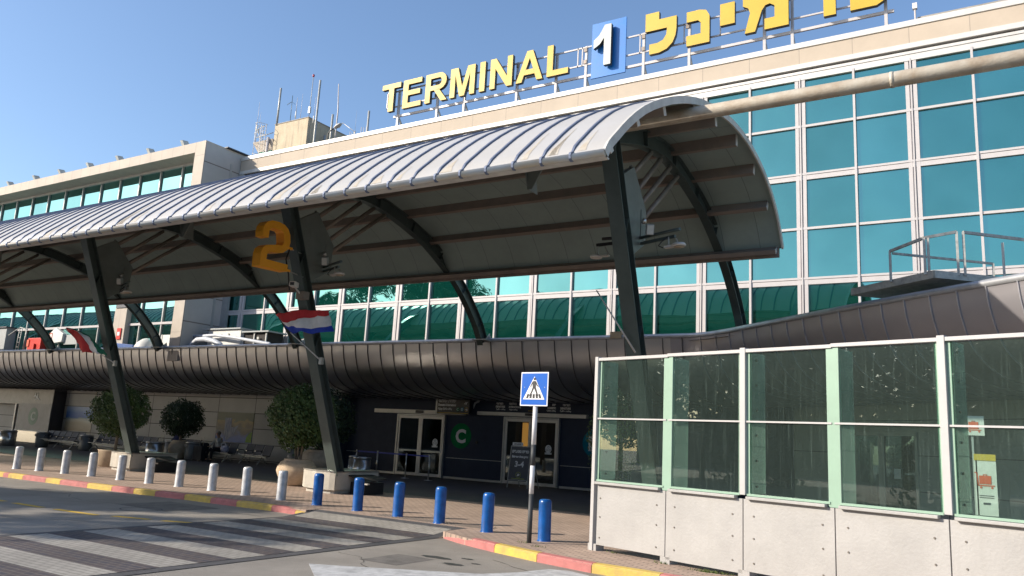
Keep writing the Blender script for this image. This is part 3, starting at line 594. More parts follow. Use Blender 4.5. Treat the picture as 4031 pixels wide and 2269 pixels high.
# ================================================================== VAULTED CANOPY OVER THE KERBSIDE
K_ = thing("vaulted_canopy", (-30, 17, 0), "long vaulted metal canopy on leaning dark steel frames in front of the terminal", "canopy")
prof = [(10.2, 6.01), (10.33, 6.20), (10.6, 6.45), (11.03, 6.83), (11.66, 7.30), (12.46, 7.76), (13.35, 8.18), (14.24, 8.52), (14.9, 8.71), (15.6, 8.87), (16.4, 9.0), (17.2, 9.05), (18.0, 9.03), (18.8, 8.91), (19.5, 8.73), (20.2, 8.44), (20.8, 8.04), (21.2, 7.62), (21.48, 7.2)]
def smoothprof(P, n=3):
    out = []
    for i in range(len(P)-1):
        p0, p1, p2, p3 = P[max(i-1, 0)], P[i], P[i+1], P[min(i+2, len(P)-1)]
        for k in range(n):
            t = k/n
            out.append(tuple(0.5*((2*p1[a])+(-p0[a]+p2[a])*t+(2*p0[a]-5*p1[a]+4*p2[a]-p3[a])*t*t+(-p0[a]+3*p1[a]-3*p2[a]+p3[a])*t**3) for a in (0, 1)))
    out.append(P[-1]); return out
SP = smoothprof(prof, 2)
def nrm2(P, i):
    a, b = P[max(i-1, 0)], P[min(i+1, len(P)-1)]; dy, dz = b[0]-a[0], b[1]-a[1]; l = math.hypot(dy, dz); return (-dz/l, dy/l)
def offprof(P, d): return [(p[0]+nrm2(P, i)[0]*d, p[1]+nrm2(P, i)[1]*d) for i, p in enumerate(P)]
XE, XW = -4.9, -75.0
mb = MB()
xs = [XW+(XE-XW)*i/72 for i in range(73)]
mb.sheet([[(x, y, z) for y, z in SP] for x in xs])
rs = random.Random(11); ST = offprof(SP, 0.004); mb.mi = 1      # tan run-off stains above the eave
for k in range(46):
    x = -5.2-0.5137*rs.randint(0, 110)-0.10; w = rs.uniform(0.05, 0.13); n = rs.randint(2, 5)
    for i in range(1, 1+n):
        a, b = w*(1-(i-1)/n), w*(1-i/n)*0.9+0.004; mb.quad((x-a, *ST[i]), (x+a, *ST[i]), (x+b, *ST[i+1]), (x-b, *ST[i+1]))
mb.build("roof_sheet", [roofmetal, M("tan_stain", (0.41, 0.35, 0.27), 0.6, var=0.2, vs=6, col2=(0.45, 0.43, 0.39))], K_, fix=False)
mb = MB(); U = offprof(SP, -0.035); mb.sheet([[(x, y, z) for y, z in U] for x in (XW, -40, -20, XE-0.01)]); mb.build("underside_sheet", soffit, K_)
mb = MB(); O1 = offprof(SP, 0.012); O2 = offprof(SP, -0.13)     # pale end trim following the arc
for i in range(len(SP)-1):
    a, b, c, d = O1[i], O1[i+1], O2[i+1], O2[i]
    for xx in (XE+0.012,): mb.quad((xx, *a), (xx, *b), (xx, *c), (xx, *d))
    mb.quad((XE-0.03, *O1[i]), (XE+0.012, *O1[i]), (XE+0.012, *O1[i+1]), (XE-0.03, *O1[i+1]))
    mb.quad((XE-0.03, *O2[i]), (XE+0.012, *O2[i]), (XE+0.012, *O2[i+1]), (XE-0.03, *O2[i+1]))
mb.build("end_trim", purlincap, K_)
seams = [-5.46-0.5137*k for k in range(0, 136)]
seamP = [(10.26, 5.945), (10.215, 5.935), (10.175, 5.965), (10.165, 6.01), (10.18, 6.05)]+SP[1:]
def seam_mesh(xs_):
    mb = MB()
    for x in xs_:
        Q = [(q if i > 5 else w) for i, (q, w) in enumerate(zip(offprof(seamP, 0.028), offprof(seamP, 0.012)))]; B = offprof(seamP, -0.01); h = 0.019
        for i in range(len(Q)-1):
            mb.quad((x-h, *Q[i]), (x+h, *Q[i]), (x+h, *Q[i+1]), (x-h, *Q[i+1]))
            mb.quad((x-h, *Q[i]), (x-h, *Q[i+1]), (x-h, *B[i+1]), (x-h, *B[i]))
            mb.quad((x+h, *Q[i+1]), (x+h, *Q[i]), (x+h, *B[i]), (x+h, *B[i+1]))
    return mb
o = seam_mesh(seams).build("standing_seams", seammetal, K_, fix=False)
# rolled eave, one length between two seams
mb = MB(); mb.tube([(XW, 10.23, 6.0), (XE, 10.23, 6.0)], 0.055, 14); mb.build("rolled_eave", eavemetal, K_)
mb = MB(); mb.box(XW, XE-0.02, 10.25, 10.42, 5.945, 5.97); mb.build("eave_underside_strip", purlincap, K_)
# purlins
pur = [(10.68, 6.21), (11.87, 7.17), (13.13, 7.88), (14.54, 8.42), (15.98, 8.63), (17.48, 8.62), (18.94, 8.38), (20.31, 7.88), (21.50, 7.10)]
for (y, z) in pur:
    # place each purlin square to the shell just under it
    best = min(range(len(SP)), key=lambda i: (SP[i][0]-y)**2+(SP[i][1]-z)**2); ny, nz = nrm2(SP, best); c = (SP[best][0]-ny*0.04, SP[best][1]-nz*0.04)
    ty, tz = nz, -ny; D, Wd = 0.27, 0.06
    mb = MB(); P = [(c[0]-ty*Wd, c[1]-tz*Wd), (c[0]+ty*Wd, c[1]+tz*Wd), (c[0]+ty*Wd-ny*D, c[1]+tz*Wd-nz*D), (c[0]-ty*Wd-ny*D, c[1]-tz*Wd-nz*D)]
    mb.prism([(XW, *p) for p in P], (XE-0.16-XW, 0, 0)); mb.build("purlin", purlinmat, K_)
    mb = MB(); mb.prism([(XE-0.16, *p) for p in P], (0.012, 0, 0)); mb.build("purlin_end_cap", purlincap, K_)
    if y > 21:
        pass
mb = MB(); mb.box(XW, XE-0.1, 21.38, 21.46, 6.93, 7.2); mb.build("rear_edge_beam", purlinmat, K_)
# frames: leaning I-column, curved I-rib, gusset and four struts
FR = [-6.65-9.4*k for k in range(7)]
top = Vector((0, 13.95, 8.2)); bot = Vector((0, 16.95, 0.55)); cdv = (top-bot).normalized(); cn = Vector((0, cdv.z, -cdv.y))   # rearwards normal
rib = smoothprof([(14.15, 8.20), (14.9, 8.45), (15.8, 8.68), (16.9, 8.84), (17.7, 8.80), (18.5, 8.67), (19.4, 8.45), (20.2, 8.20), (21.0, 7.83), (21.8, 7.40), (22.5, 6.90), (23.1, 6.35), (23.6, 5.82), (24.0, 5.22)], 2)
def fside(x):
    mb = MB(); X = Vector((x, 0, 0)); hw, dp = 0.165, 0.30
    f0 = -cn*dp/2
    for s_ in (-1, 1):
        a = X+bot+cn*dp/2*s_; b = X+top+cn*dp/2*s_; w = Vector((hw, 0, 0)); t = cn*0.02*(-s_)
        mb.prism([a-w, a+w, b+w, b-w], t)
    a, b = X+bot, X+top; w = Vector((0.01, 0, 0)); e = cn*(dp/2-0.02)
    mb.prism([a-e-w, a+e-w, b+e-w, b-e-w], w*2)
    for t in (0.44, 0.72, 0.93):     # diagonal stiffeners
        p = X+bot.lerp(top, t); mb.prism([p-e+Vector((0.012, 0, 0)), p+e+cdv*0.28+Vector((0.012, 0, 0)), p+e+cdv*0.28+Vector((hw-0.01, 0, 0)), p-e+Vector((hw-0.01, 0, 0))], cdv*0.015)
    col = mb.build("column", steel, K_)
    mb = MB(); R1 = rib; R2 = offprof(rib, -0.35); hw2 = 0.115
    for i in range(len(R1)-1):
        mb.prism([(x-0.01, *R1[i]), (x-0.01, *R1[i+1]), (x-0.01, *R2[i+1]), (x-0.01, *R2[i])], (0.02, 0, 0))
        for R, s_ in ((R1, 1), (R2, -1)):
            Rq = offprof(R, 0.02*s_)
            mb.quad((x-hw2, *R[i]), (x+hw2, *R[i]), (x+hw2, *R[i+1]), (x-hw2, *R[i+1])); mb.quad((x-hw2, *Rq[i]), (x+hw2, *Rq[i]), (x+hw2, *Rq[i+1]), (x-hw2, *Rq[i+1]))
            for sx in (-hw2, hw2): mb.quad((x+sx, *R[i]), (x+sx, *R[i+1]), (x+sx, *Rq[i+1]), (x+sx, *Rq[i]))
    for i in (4, 8, 12, 16, 20, 24):
        mb.prism([(x-hw2+0.01, *R1[i]), (x+hw2-0.01, *R1[i]), (x+hw2-0.01, *R2[i]), (x-hw2+0.01, *R2[i])], (0, 0.008, 0.008))
    mb.build("curved_rib", steel, col, fix=False)
    mb = MB(); G = [(14.55, 7.25), (15.19, 7.64), (15.90, 6.84), (15.85, 6.07), (15.15, 5.66)]
    mb.prism([(x+0.03, *g) for g in G], (0.05, 0, 0)); mb.prism([(x-0.08, *g) for g in G], (0.05, 0, 0))
    mb.prism([(x-0.03, 15.15, 7.66), (x+0.03, 15.15, 7.66), (x+0.03, 15.90, 6.84), (x-0.03, 15.90, 6.84)], (0, 0.02, 0.02))
    mb.box(x+0.081, x+0.095, 15.60, 15.86, 6.15, 6.80); mb.build("gusset", gussetmat, col)
    for a, b in (((15.25, 7.5), (16.28, 8.34)), ((15.52, 7.2), (16.90, 8.40)), ((15.74, 6.95), (17.50, 8.40)), ((15.90, 6.66), (18.02, 8.33))):
        mb = MB(); mb.tube([(x, *a), (x, *b)], 0.062, 10); mb.build("strut", strutmat, col)
    mb = MB(); mb.box(x-0.3, x+0.3, 23.55, 24.2, 5.2, 5.24); mb.prism([(x-0.16, 23.75, 5.24), (x-0.16, 24.15, 5.24), (x-0.16, 24.05, 5.5)], (0.03, 0, 0)); mb.prism([(x+0.13, 23.75, 5.24), (x+0.13, 24.15, 5.24), (x+0.13, 24.05, 5.5)], (0.03, 0, 0)); mb.tube([(x-0.22, 24.0, 5.34), (x+0.22, 24.0, 5.34)], 0.05, 10)
    mb.build("foot_bearing", galv, col)
    return col
for x in FR: fside(x)
# short front brackets between the frames, seen under the eave
for x in (-7.18, -17.2, -26.6):
    mb = MB(); mb.prism([(x-0.25, 12.1, 7.35), (x-0.12, 12.0, 6.25), (x-0.02, 12.0, 6.25), (x+0.42, 12.1, 7.2)], (0, 0.02, 0)); mb.prism([(x-0.30, 11.9, 7.35), (x-0.12, 12.0, 6.25), (x-0.12, 12.35, 6.25), (x-0.30, 12.35, 7.35)], (0.02, 0, 0)); mb.build("eave_bracket", gussetmat, K_)

# long rust-stained pipe running past the canopy end
t = thing("roof_pipe", (-2, 14.2, 8.15), "long rust-stained pale pipe running out of the canopy mouth across the facade", "pipe")
MB().tube([(-30, 14.2, 8.17), (20, 14.2, 8.17)], 0.135, 18).build("pipe_body", rustpipe, t)
MB().tube([(-1.42, 14.2, 8.17), (-1.36, 14.2, 8.17)], 0.142, 18).build("pipe_joint", rustpipe, t)

# ================================================================== CURVED METAL FASCIA BELOW THE ROOF TERRACE
F_ = thing("curved_fascia", (-20, 25, 3.3), "bulging brown-grey metal cladding band that bends towards the road at its right end", "fascia")
plan = [(-75, 24.0), (-9.0, 24.0), (-8.3, 23.98), (-7.8, 23.8), (-7.3, 23.5), (-6.7, 23.05), (-6.2, 22.62), (-4.6, 21.3), (-3.15, 20.12), (-1.6, 18.9), (0.4, 17.42), (7, 12.5)]
tprof = [(-0.02, 5.20), (0.0, 5.10), (0.04, 4.85), (0.15, 4.50), (0.28, 4.2), (0.47, 3.96), (0.75, 3.75), (1.1, 3.58), (1.6, 3.46), (2.3, 3.38), (3.2, 3.33), (4.25, 3.30)]
tprof = smoothprof(tprof, 2)
def densify(P, step):
    out = [P[0]]
    for a, b in zip(P, P[1:]):
        l = math.hypot(b[0]-a[0], b[1]-a[1]); n = max(1, round(l/step))
        for i in range(1, n+1): out.append((a[0]+(b[0]-a[0])*i/n, a[1]+(b[1]-a[1])*i/n))
    return out
def inward(P, i):
    a, b = P[max(i-1, 0)], P[min(i+1, len(P)-1)]; dx, dy = b[0]-a[0], b[1]-a[1]; l = math.hypot(dx, dy); return (-dy/l, dx/l)
def walk(P, step):
    out = []; acc = 0; need = 0
    for a, b in zip(P, P[1:]):
        l = math.hypot(b[0]-a[0], b[1]-a[1]); t = need-acc
        while t <= l: out.append((a[0]+(b[0]-a[0])*t/l, a[1]+(b[1]-a[1])*t/l, math.atan2(b[1]-a[1], b[0]-a[0]))); need += step; t = need-acc
        acc += l
    return out
def limit(x):    # the bend pinches the depth so that the soffit does not cross itself
    return 1.0
PL = densify(plan, 0.9)
def strip(P, lab, mat):
    mb = MB(); rows = []
    for i, (x, y) in enumerate(P):
        nx, ny = inward(PLall, P.index((x, y))+base); rows.append([(x+nx*o, y+ny*o, z) for o, z in tprof])
    mb.sheet(rows); return mb.build(lab, mat, F_)
PLall = PL; sp = max(i for i, p in enumerate(PL) if p[0] <= -9.0)
base = 0; strip(PL[:sp+1], "cladding", fascia)
base = sp; strip(PL[sp:], "bent_cladding", fascialight)
sm = walk(plan, 0.654); 
mb = MB(); mb2 = MB()
off0 = (-15.14-(-75)) % 0.654
for x, y, a in walk([(-75+off0, 24.0)]+plan[1:], 0.654):
    tx, ty = math.cos(a), math.sin(a); nx, ny = -ty, tx; M_ = mb if x < -8.2 else mb2; h = 0.011
    Q = offprof(tprof, -0.030)
    for i in range(len(Q)-1):
        if tprof[i][0] > 3.5: break
        p = lambda o, z, s: (x+nx*o+tx*h*s, y+ny*o+ty*h*s, z)
        M_.quad(p(*Q[i], -1), p(*Q[i], 1), p(*Q[i+1], 1), p(*Q[i+1], -1))
        for s_ in (-1, 1): M_.quad(p(*Q[i], s_), p(*Q[i+1], s_), p(*tprof[i+1], s_), p(*tprof[i], s_))
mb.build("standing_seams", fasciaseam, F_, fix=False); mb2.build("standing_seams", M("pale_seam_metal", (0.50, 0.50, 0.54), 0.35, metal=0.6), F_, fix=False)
mb = MB(); rows = []
for i, (x, y) in enumerate(PL):
    nx, ny = inward(PL, i); rows.append([(x+nx*o, y+ny*o, z) for o, z in ((-0.03, 5.17), (-0.06, 5.20), (-0.05, 5.31), (0.05, 5.33), (0.14, 5.30), (0.16, 5.12))])
mb.sheet(rows); mb.build("top_capping", M("capping_metal", (0.40, 0.41, 0.43), 0.4, metal=0.5), F_)
# roof terrace deck behind the capping
mb = MB(); deck = [(-75, 24.1), (-8.6, 24.1), (-6.2, 22.75), (-1.6, 19.0), (0.4, 17.55), (7, 12.7), (20, 12.7), (20, 26.2), (-75, 26.2)]
mb._f([mb.bm.verts.new((x, y, 5.08)) for x, y in deck]); struct(mb.build("roof_terrace", plainconc))

# ================================================================== GROUND FLOOR WALLS
WY2 = 28.2
G_ = thing("entrance_wall", (0, WY2, 0), "dark blue panelled ground-floor wall holding two glazed sliding entrances", "wall")
def wall(mb, x0, x1, z0, z1, y=WY2, t=0.2): mb.box(x0, x1, y, y+t, z0, z1)
mb = MB(); wall(mb, -26.25, -23.25, 0, 3.5); wall(mb, -20.62, -17.64, 0, 3.5); wall(mb, -15.05, -6.15, 0, 3.5); wall(mb, -23.25, -20.62, 2.64, 3.5); wall(mb, -17.64, -15.05, 2.67, 3.5); mb.build("wall_panels", bluewall, G_)
mb = MB(); [mb.box(a, b, WY2-0.012, WY2, 0.85, 0.875) for a, b in ((-26.2, -23.3), (-20.5, -17.7), (-15.0, -10))]; mb.build("steel_inlay_line", galv, G_)
mb = MB(); [mb.box(a, b, WY2-0.02, WY2, 0.0, 0.09) for a, b in ((-26.2, -23.3), (-20.6, -17.7), (-15.0, -8))]; mb.build("skirting", greyframe, G_)
mb = MB(); mb.box(-26.3, -26.22, WY2-0.5, WY2+0.1, 0, 3.4); mb.build("wall_return", bluewall, G_)
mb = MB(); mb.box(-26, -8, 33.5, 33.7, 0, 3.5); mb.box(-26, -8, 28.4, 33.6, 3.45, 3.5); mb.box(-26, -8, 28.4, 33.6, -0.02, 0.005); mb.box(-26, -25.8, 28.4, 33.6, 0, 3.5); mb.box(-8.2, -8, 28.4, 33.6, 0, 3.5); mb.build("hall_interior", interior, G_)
mb = MB(); mb.box(-18.75, -18.1, 31.5, 31.6, 0.9, 2.55); mb.build("warm_glow_panel", woodwarm, G_)
mb = MB(); mb.box(-16.9, -15.9, 32.0, 32.1, 2.1, 3.0); mb.build("warm_glow_panel", emis("dim_glowing_wood", (0.45, 0.2, 0.06), 0.10), G_)  # both panels glow by emission in place of lamp light on wood
def entrance(x0, x1, zt, hx0, hx1, hz0, hz1, lab, ajar=False):
    D = thing("sliding_entrance", ((x0+x1)/2, WY2, 0), lab, "door", "glazed sliding entrances in the dark blue wall"); c = 0.10; y0, y1 = WY2-0.09, WY2+0.03; m_ = (x0+x1)/2
    mb = MB(); mb.box(x0, x0+0.07, y0-0.03, y1, 0, zt); mb.box(x1-0.07, x1, y0-0.03, y1, 0, zt); mb.box(x0, x1, y0-0.03, y1, zt, zt+0.06); mb.build("frame", greyframe, D, bevel=0.004)
    for a, b in ((x0+0.075, m_-0.006), (m_+0.006, x1-0.075)):
        mb = MB(); mb.box(a, a+c, y0, y0+0.05, 0.02, zt-0.01); mb.box(b-c, b, y0, y0+0.05, 0.02, zt-0.01); mb.box(a+c, b-c, y0, y0+0.05, 0.02, 0.14); mb.box(a+c, b-c, y0, y0+0.05, zt-0.12, zt-0.01); lf = mb.build("door_leaf", coping, D, bevel=0.004)
        mb = MB(); mb.quad((a+c, y0+0.025, 0.14), (b-c, y0+0.025, 0.14), (b-c, y0+0.025, zt-0.12), (a+c, y0+0.025, zt-0.12)); mb.build("pane", doorglass, lf)
        mb = MB(); mb.disc(((a+b)/2+0.22, y0+0.02, 1.47), (0, -1, 0), 0.14, 0.004, 20, 0.16); mb.box((a+b)/2+0.22-0.15, (a+b)/2+0.22+0.15, y0+0.012, y0+0.018, 1.26, 1.33)
        if a > m_-0.1:
            mb.mi = 1
            for dx, dz in ((0, 0.07), (-0.065, -0.04), (0.065, -0.04)):
                cc = ((a+b)/2+0.22+dx, 1.47+dz)
                for k in range(14):
                    t0, t1 = 2*PI*k/14, 2*PI*(k+1)/14; mb.quad(*[(cc[0]+q*math.cos(t), y0+0.010, cc[1]+q*math.sin(t)) for q, t in ((0.045, t0), (0.045, t1), (0.032, t1), (0.032, t0))])
            mb.build("notice_sticker", [letterwhite, charcoal], lf)
        else: mb.bm.free()
    mb = MB(); mb.box(hx0, hx1, WY2-0.20, WY2-0.002, hz0, hz1); mb.build("track_cover", coping, D, bevel=0.01)
    mb = MB(); mb.box(m_-0.22, m_+0.22, WY2-0.25, WY2-0.2, hz0+0.03, hz1-0.02); mb.build("motion_sensor", blackmat, D, bevel=0.02)
    return D
entrance(-23.25, -20.62, 2.58, -24.55, -19.6, 2.66, 2.83, "glazed double sliding door behind the belt posts, left of the green C disc")
entrance(-17.64, -15.05, 2.61, -18.92, -13.83, 2.70, 2.85, "glazed double sliding door with warm light inside, behind the crossing sign pole")
def badge(x, z, r, colr, ch, lab, chh):
    t = thing("gate_letter_badge", (x, WY2, z), lab, "badge"); MB().disc((x, WY2-0.002, z), (0, -1, 0), r, 0.008, 40).build("disc", colr, t)
    mb = MB(); text_bm(mb, ch, (x, WY2-0.016, z-chh/2), (1, 0, 0), (0, 0, 1), chh, 0.004, 0.03, 'c'); mb.build("letter_mark", letterwhite, t, fix=False)
badge(-19.80, 1.80, 0.525, green_c, "C", "round dark green badge with a white letter C on the blue wall", 0.53)
badge(-13.52, 1.78, 0.53, teal_d, "D", "round teal badge with a white letter D half hidden by the glass screen", 0.53)
# wall lettering above the right-hand entrance
t = thing("wall_lettering", (-16.5, WY2, 3), "small white departures lettering and a 4 above the right-hand entrance", "lettering")
def wl(x, z, s_, h, fit=None, name="line"):
    mb = MB(); text_bm(mb, s_, (x, WY2-0.008, z), (1, 0, 0), (0, 0, 1), h, 0.004, 0.006, 'l', fit); mb.build(name, letterwhite, t, fix=False)
REV = lambda q: q[::-1]
wl(-18.10, 3.17, REV("המראות"), 0.085, 0.33); wl(-18.12, 3.04, "DEPARTURES", 0.075, 0.45); wl(-18.10, 2.95, REV("ﺭﺣﻼﺕ ﻣﻐﺎﺩﺭﺓ"), 0.05, 0.45)
wl(-17.48, 3.17, REV("בינלאומי"), 0.085, 0.36); wl(-17.48, 3.04, "INTERNATIONAL", 0.075, 0.58); wl(-17.46, 2.95, REV("ﺭﺣﻼﺕ ﺩﻭﻟﻴﺔ"), 0.05, 0.40)
wl(-15.45, 3.17, REV("פנים"), 0.085, 0.17); wl(-15.66, 3.04, "DOMESTIC", 0.075, 0.38); wl(-15.70, 2.95, REV("ﺭﺣﻼﺕ ﺩﺍﺧﻠﻴﺔ"), 0.05, 0.42)
wl(-14.98, 3.17, REV("המראות"), 0.085, 0.33); wl(-15.08, 3.04, "DEPARTURES", 0.075, 0.46); wl(-15.10, 2.95, REV("ﺭﺣﻼﺕ ﻣﻐﺎﺩﺭﺓ"), 0.05, 0.50)
wl(-16.52, 2.99, "4", 0.42)
mb = MB(); mb.box(-16.56, -16.1, WY2-0.01, WY2, 2.93, 2.95); mb.build("underline", amber, t)
# hanging sign under the soffit
t = thing("hanging_sign", (-20.2, 28.0, 3.3), "black hanging sign for domestic and international gates C and D above the left entrance", "sign")
sy = 27.7
MB().box(-20.78, -19.12, sy, sy+0.12, 2.70, 3.38).build("sign_box", blackmat, t); MB().box(-20.86, -20.78, sy-0.01, sy+0.13, 2.68, 3.40).build("end_profile", greyframe, t)
MB().box(-20.74, -19.16, sy-0.01, sy, 2.715, 2.74).build("yellow_line", amber, t)
mb = MB(); text_bm(mb, REV("פנים ארצי ובינלאומי"), (-20.72, sy-0.006, 3.18), (1, 0, 0), (0, 0, 1), 0.11, 0.004, 0.006, 'l', 0.93); mb.build("sign_text", letterwhite, t, fix=False)
mb = MB(); text_bm(mb, "Domestic & International", (-20.72, sy-0.006, 3.02), (1, 0, 0), (0, 0, 1), 0.09, 0.004, 0.006, 'l', 0.92); mb.build("sign_text", letterwhite, t, fix=False)
mb = MB(); text_bm(mb, REV("ﺭﺣﻼﺕ ﺩﺍﺧﻠﻴﺔ ﻭﺩﻭﻟﻴﺔ"), (-20.72, sy-0.006, 2.87), (1, 0, 0), (0, 0, 1), 0.08, 0.004, 0.006, 'l', 0.72); mb.build("sign_text", letterwhite, t, fix=False)
for i, (x, cc, ch) in enumerate(((-19.70, green_c, "C"), (-19.47, teal_d, "D"), (-19.25, blackmat, "→"))):
    MB().disc((x, sy-0.001, 2.89), (0, -1, 0), 0.085, 0.006, 24).build("gate_disc", cc, t)
    mb = MB(); text_bm(mb, ch, (x, sy-0.010, 2.84), (1, 0, 0), (0, 0, 1), 0.10, 0.004, 0.004, 'c', 0.12 if i == 2 else None)
    if i == 2:
        mb.mi = 1
        for k in range(18):
            t0, t1 = 2*PI*k/18, 2*PI*(k+1)/18; mb.quad(*[(x+q*math.cos(w), sy-0.010, 2.89+q*math.sin(w)) for q, w in ((0.09, t0), (0.09, t1), (0.075, t1), (0.075, t0))])
    mb.build("gate_mark", [letterwhite, amber], t, fix=False)
def plane_icon(mb, cx, cz, s_, y, rot=0.0, parts=None):
    pts = [(-0.5, 0.02), (-0.42, 0.08), (-0.1, 0.07), (0.12, 0.34), (0.22, 0.34), (0.10, 0.07), (0.34, 0.06), (0.42, 0.18), (0.5, 0.18), (0.46, 0.0), (0.5, -0.18), (0.42, -0.18), (0.34, -0.06), (0.10, -0.07), (0.22, -0.34), (0.12, -0.34), (-0.1, -0.07), (-0.42, -0.04)]
    vs = [mb.bm.verts.new((cx-s_*(px*math.cos(rot)-pz*math.sin(rot)), y, cz+s_*(px*math.sin(rot)+pz*math.cos(rot)))) for px, pz in pts]; f = mb._f(vs); mb.bm.normal_update(); bmesh.ops.triangulate(mb.bm, faces=[f], ngon_method='EAR_CLIP')
mb = MB(); plane_icon(mb, -19.27, 3.16, 0.2, sy-0.012, -0.5); mb.build("plane_mark", letterwhite, t, fix=False)
t = thing("plane_emblem", (-18.95, WY2, 3.1), "white aeroplane tail emblem on the wall right of the hanging sign", "emblem")
mb = MB(); mb.prism([(-19.25, WY2-0.01, 3.10), (-19.22, WY2-0.01, 3.22), (-19.0, WY2-0.01, 3.33), (-18.93, WY2-0.01, 3.30), (-18.97, WY2-0.01, 3.24), (-19.14, WY2-0.01, 3.16), (-19.24, WY2-0.01, 2.94)], (0, 0.01, 0)); mb.bm.normal_update(); bmesh.ops.triangulate(mb.bm, faces=[f for f in mb.bm.faces if len(f.verts) > 4], ngon_method='EAR_CLIP'); mb.build("emblem_shape", letterwhite, t)

# diagonal wall below the bent fascia
D_ = thing("angled_entrance_wall", (-4, 26.3, 0), "grey panelled wall running at an angle behind the glass screen, with a glazed door", "wall")
dv = Vector((0.7413, -0.6712, 0)); dn = Vector((-0.6712, -0.7413, 0)); P0 = Vector((-1.85, 24.3, 0))
def dbox(mb, a, b, d0, d1, z0, z1):
    p = lambda s_, d: P0+dv*s_+dn*d
    mb.prism([p(a, d0)+Vector((0, 0, z0)), p(b, d0)+Vector((0, 0, z0)), p(b, d1)+Vector((0, 0, z0)), p(a, d1)+Vector((0, 0, z0))], (0, 0, z1-z0))
mb = MB(); dbox(mb, -6.5, -3.1, -0.2, 0, 0, 3.5); dbox(mb, -0.35, 11, -0.2, 0, 0, 3.5); dbox(mb, -3.1, -0.35, -0.2, 0, 2.5, 3.5); mb.build("wall_panels", greywall, D_)
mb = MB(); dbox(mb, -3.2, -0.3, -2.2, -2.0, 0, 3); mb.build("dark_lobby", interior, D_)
mb = MB(); [dbox(mb, a, a+0.1, -0.05, 0.04, 0, 2.5) for a in (-3.1, -1.83, -1.72, -0.45)]; dbox(mb, -3.1, -0.35, -0.05, 0.04, 2.42, 2.52); mb.build("door_frame", greyframe, D_)
mb = MB(); dbox(mb, -3.0, -0.45, 0.0, 0.005, 0.05, 2.42); mb.build("door_pane", doorglass, D_)
mb = MB(); dbox(mb, -1.22, -0.98, 0.045, 0.05, 1.25, 1.52); mb.build("notice_sticker", letterwhite, D_)
mb = MB(); dbox(mb, -1.4, -1.0, -1.9, -1.85, 1.95, 2.05); mb.build("warm_lamp", emis("amber_lamp", (0.9, 0.45, 0.08), 0.9), D_)

# beige waiting-area wall with posters, left part
Bg = thing("waiting_area_wall", (0, WY2, 0), "beige panelled ground-floor wall with landscape posters behind the seats", "wall")
MB().box(-75, -26.3, WY2, WY2+0.2, 0, 3.5).build("wall_panels", beige, Bg)
mb = MB(); mb.box(-50.0, -49.95, 27.4, WY2, 0, 3.2); mb.build("dark_return", charcoal, Bg)
def art(name, stops, axis_scale, seed, sc=1.3, dist=1.2, zbase=0.87, zh=1.5, nmix=0.35):
    """loose generic landscape: colours graded by height and broken up by noise"""
    m = bpy.data.materials.new(name); m.use_nodes = True; nt = m.node_tree; N = nt.nodes; L = nt.links; b = N["Principled BSDF"]; b.inputs["Roughness"].default_value = 0.5
    tc = N.new("ShaderNodeTexCoord"); sp_ = N.new("ShaderNodeSeparateXYZ"); L.new(tc.outputs["Generated"], sp_.inputs[0])
    mp = N.new("ShaderNodeMapping"); mp.inputs["Scale"].default_value = axis_scale; mp.inputs["Location"].default_value = (seed, 0, seed*2); L.new(tc.outputs["Generated"], mp.inputs[0])
    n = N.new("ShaderNodeTexNoise"); n.inputs["Scale"].default_value = sc; n.inputs["Detail"].default_value = 6; n.inputs["Distortion"].default_value = dist; L.new(mp.outputs[0], n.inputs["Vector"])
    a = N.new("ShaderNodeMath"); a.operation = 'MULTIPLY_ADD'; L.new(n.outputs["Fac"], a.inputs[0]); a.inputs[1].default_value = nmix; L.new(sp_.outputs["Z"], a.inputs[2])
    rp = N.new("ShaderNodeValToRGB"); L.new(a.outputs[0], rp.inputs[0]); e = rp.color_ramp.elements
    e[0].position = stops[0][0]; e[0].color = (*stops[0][1], 1); e[1].position = stops[-1][0]; e[1].color = (*stops[-1][1], 1)
    for p_, c_ in stops[1:-1]: q = e.new(p_); q.color = (*c_, 1)
    L.new(rp.outputs[0], b.inputs["Base Color"]); return m
beach = art("beach_picture", [(0.12, (0.30, 0.25, 0.18)), (0.42, (0.38, 0.34, 0.27)), (0.55, (0.42, 0.44, 0.42)), (0.62, (0.16, 0.26, 0.34)), (0.66, (0.04, 0.12, 0.42)), (0.85, (0.09, 0.20, 0.52)), (1.15, (0.25, 0.36, 0.60))], (3, 1, 6), 3.0, 1.0, 0.6, nmix=0.2)
falls = art("waterfall_picture", [(0.15, (0.01, 0.09, 0.42)), (0.45, (0.01, 0.06, 0.28)), (0.62, (0.02, 0.02, 0.02)), (0.75, (0.05, 0.035, 0.015)), (0.95, (0.16, 0.11, 0.02)), (1.2, (0.03, 0.05, 0.02))], (2, 1, 1.6), 7.0, 2.2, 1.0, nmix=0.5)
t = thing("beach_poster", (-48.2, WY2, 1.6), "two-part picture of a pale beach under a blue sky, on the beige wall far left", "poster")
for z0, z1 in ((0.88, 1.58), (1.61, 2.33)): pass
MB().box(-49.65, -46.8, WY2-0.02, WY2-0.005, 0.88, 2.34).build("picture", beach, t); MB().box(-49.65, -46.8, WY2-0.026, WY2-0.019, 1.575, 1.6).build("panel_joint", greyframe, t)
t = thing("waterfall_poster", (-34, WY2, 1.6), "dark picture of a waterfall over blue water behind the man in white", "poster")
MB().box(-35.46, -32.68, WY2-0.02, WY2-0.005, 0.87, 2.38).build("picture", falls, t); MB().box(-35.46, -32.68, WY2-0.026, WY2-0.019, 1.6, 1.62).build("panel_joint", charcoal, t)
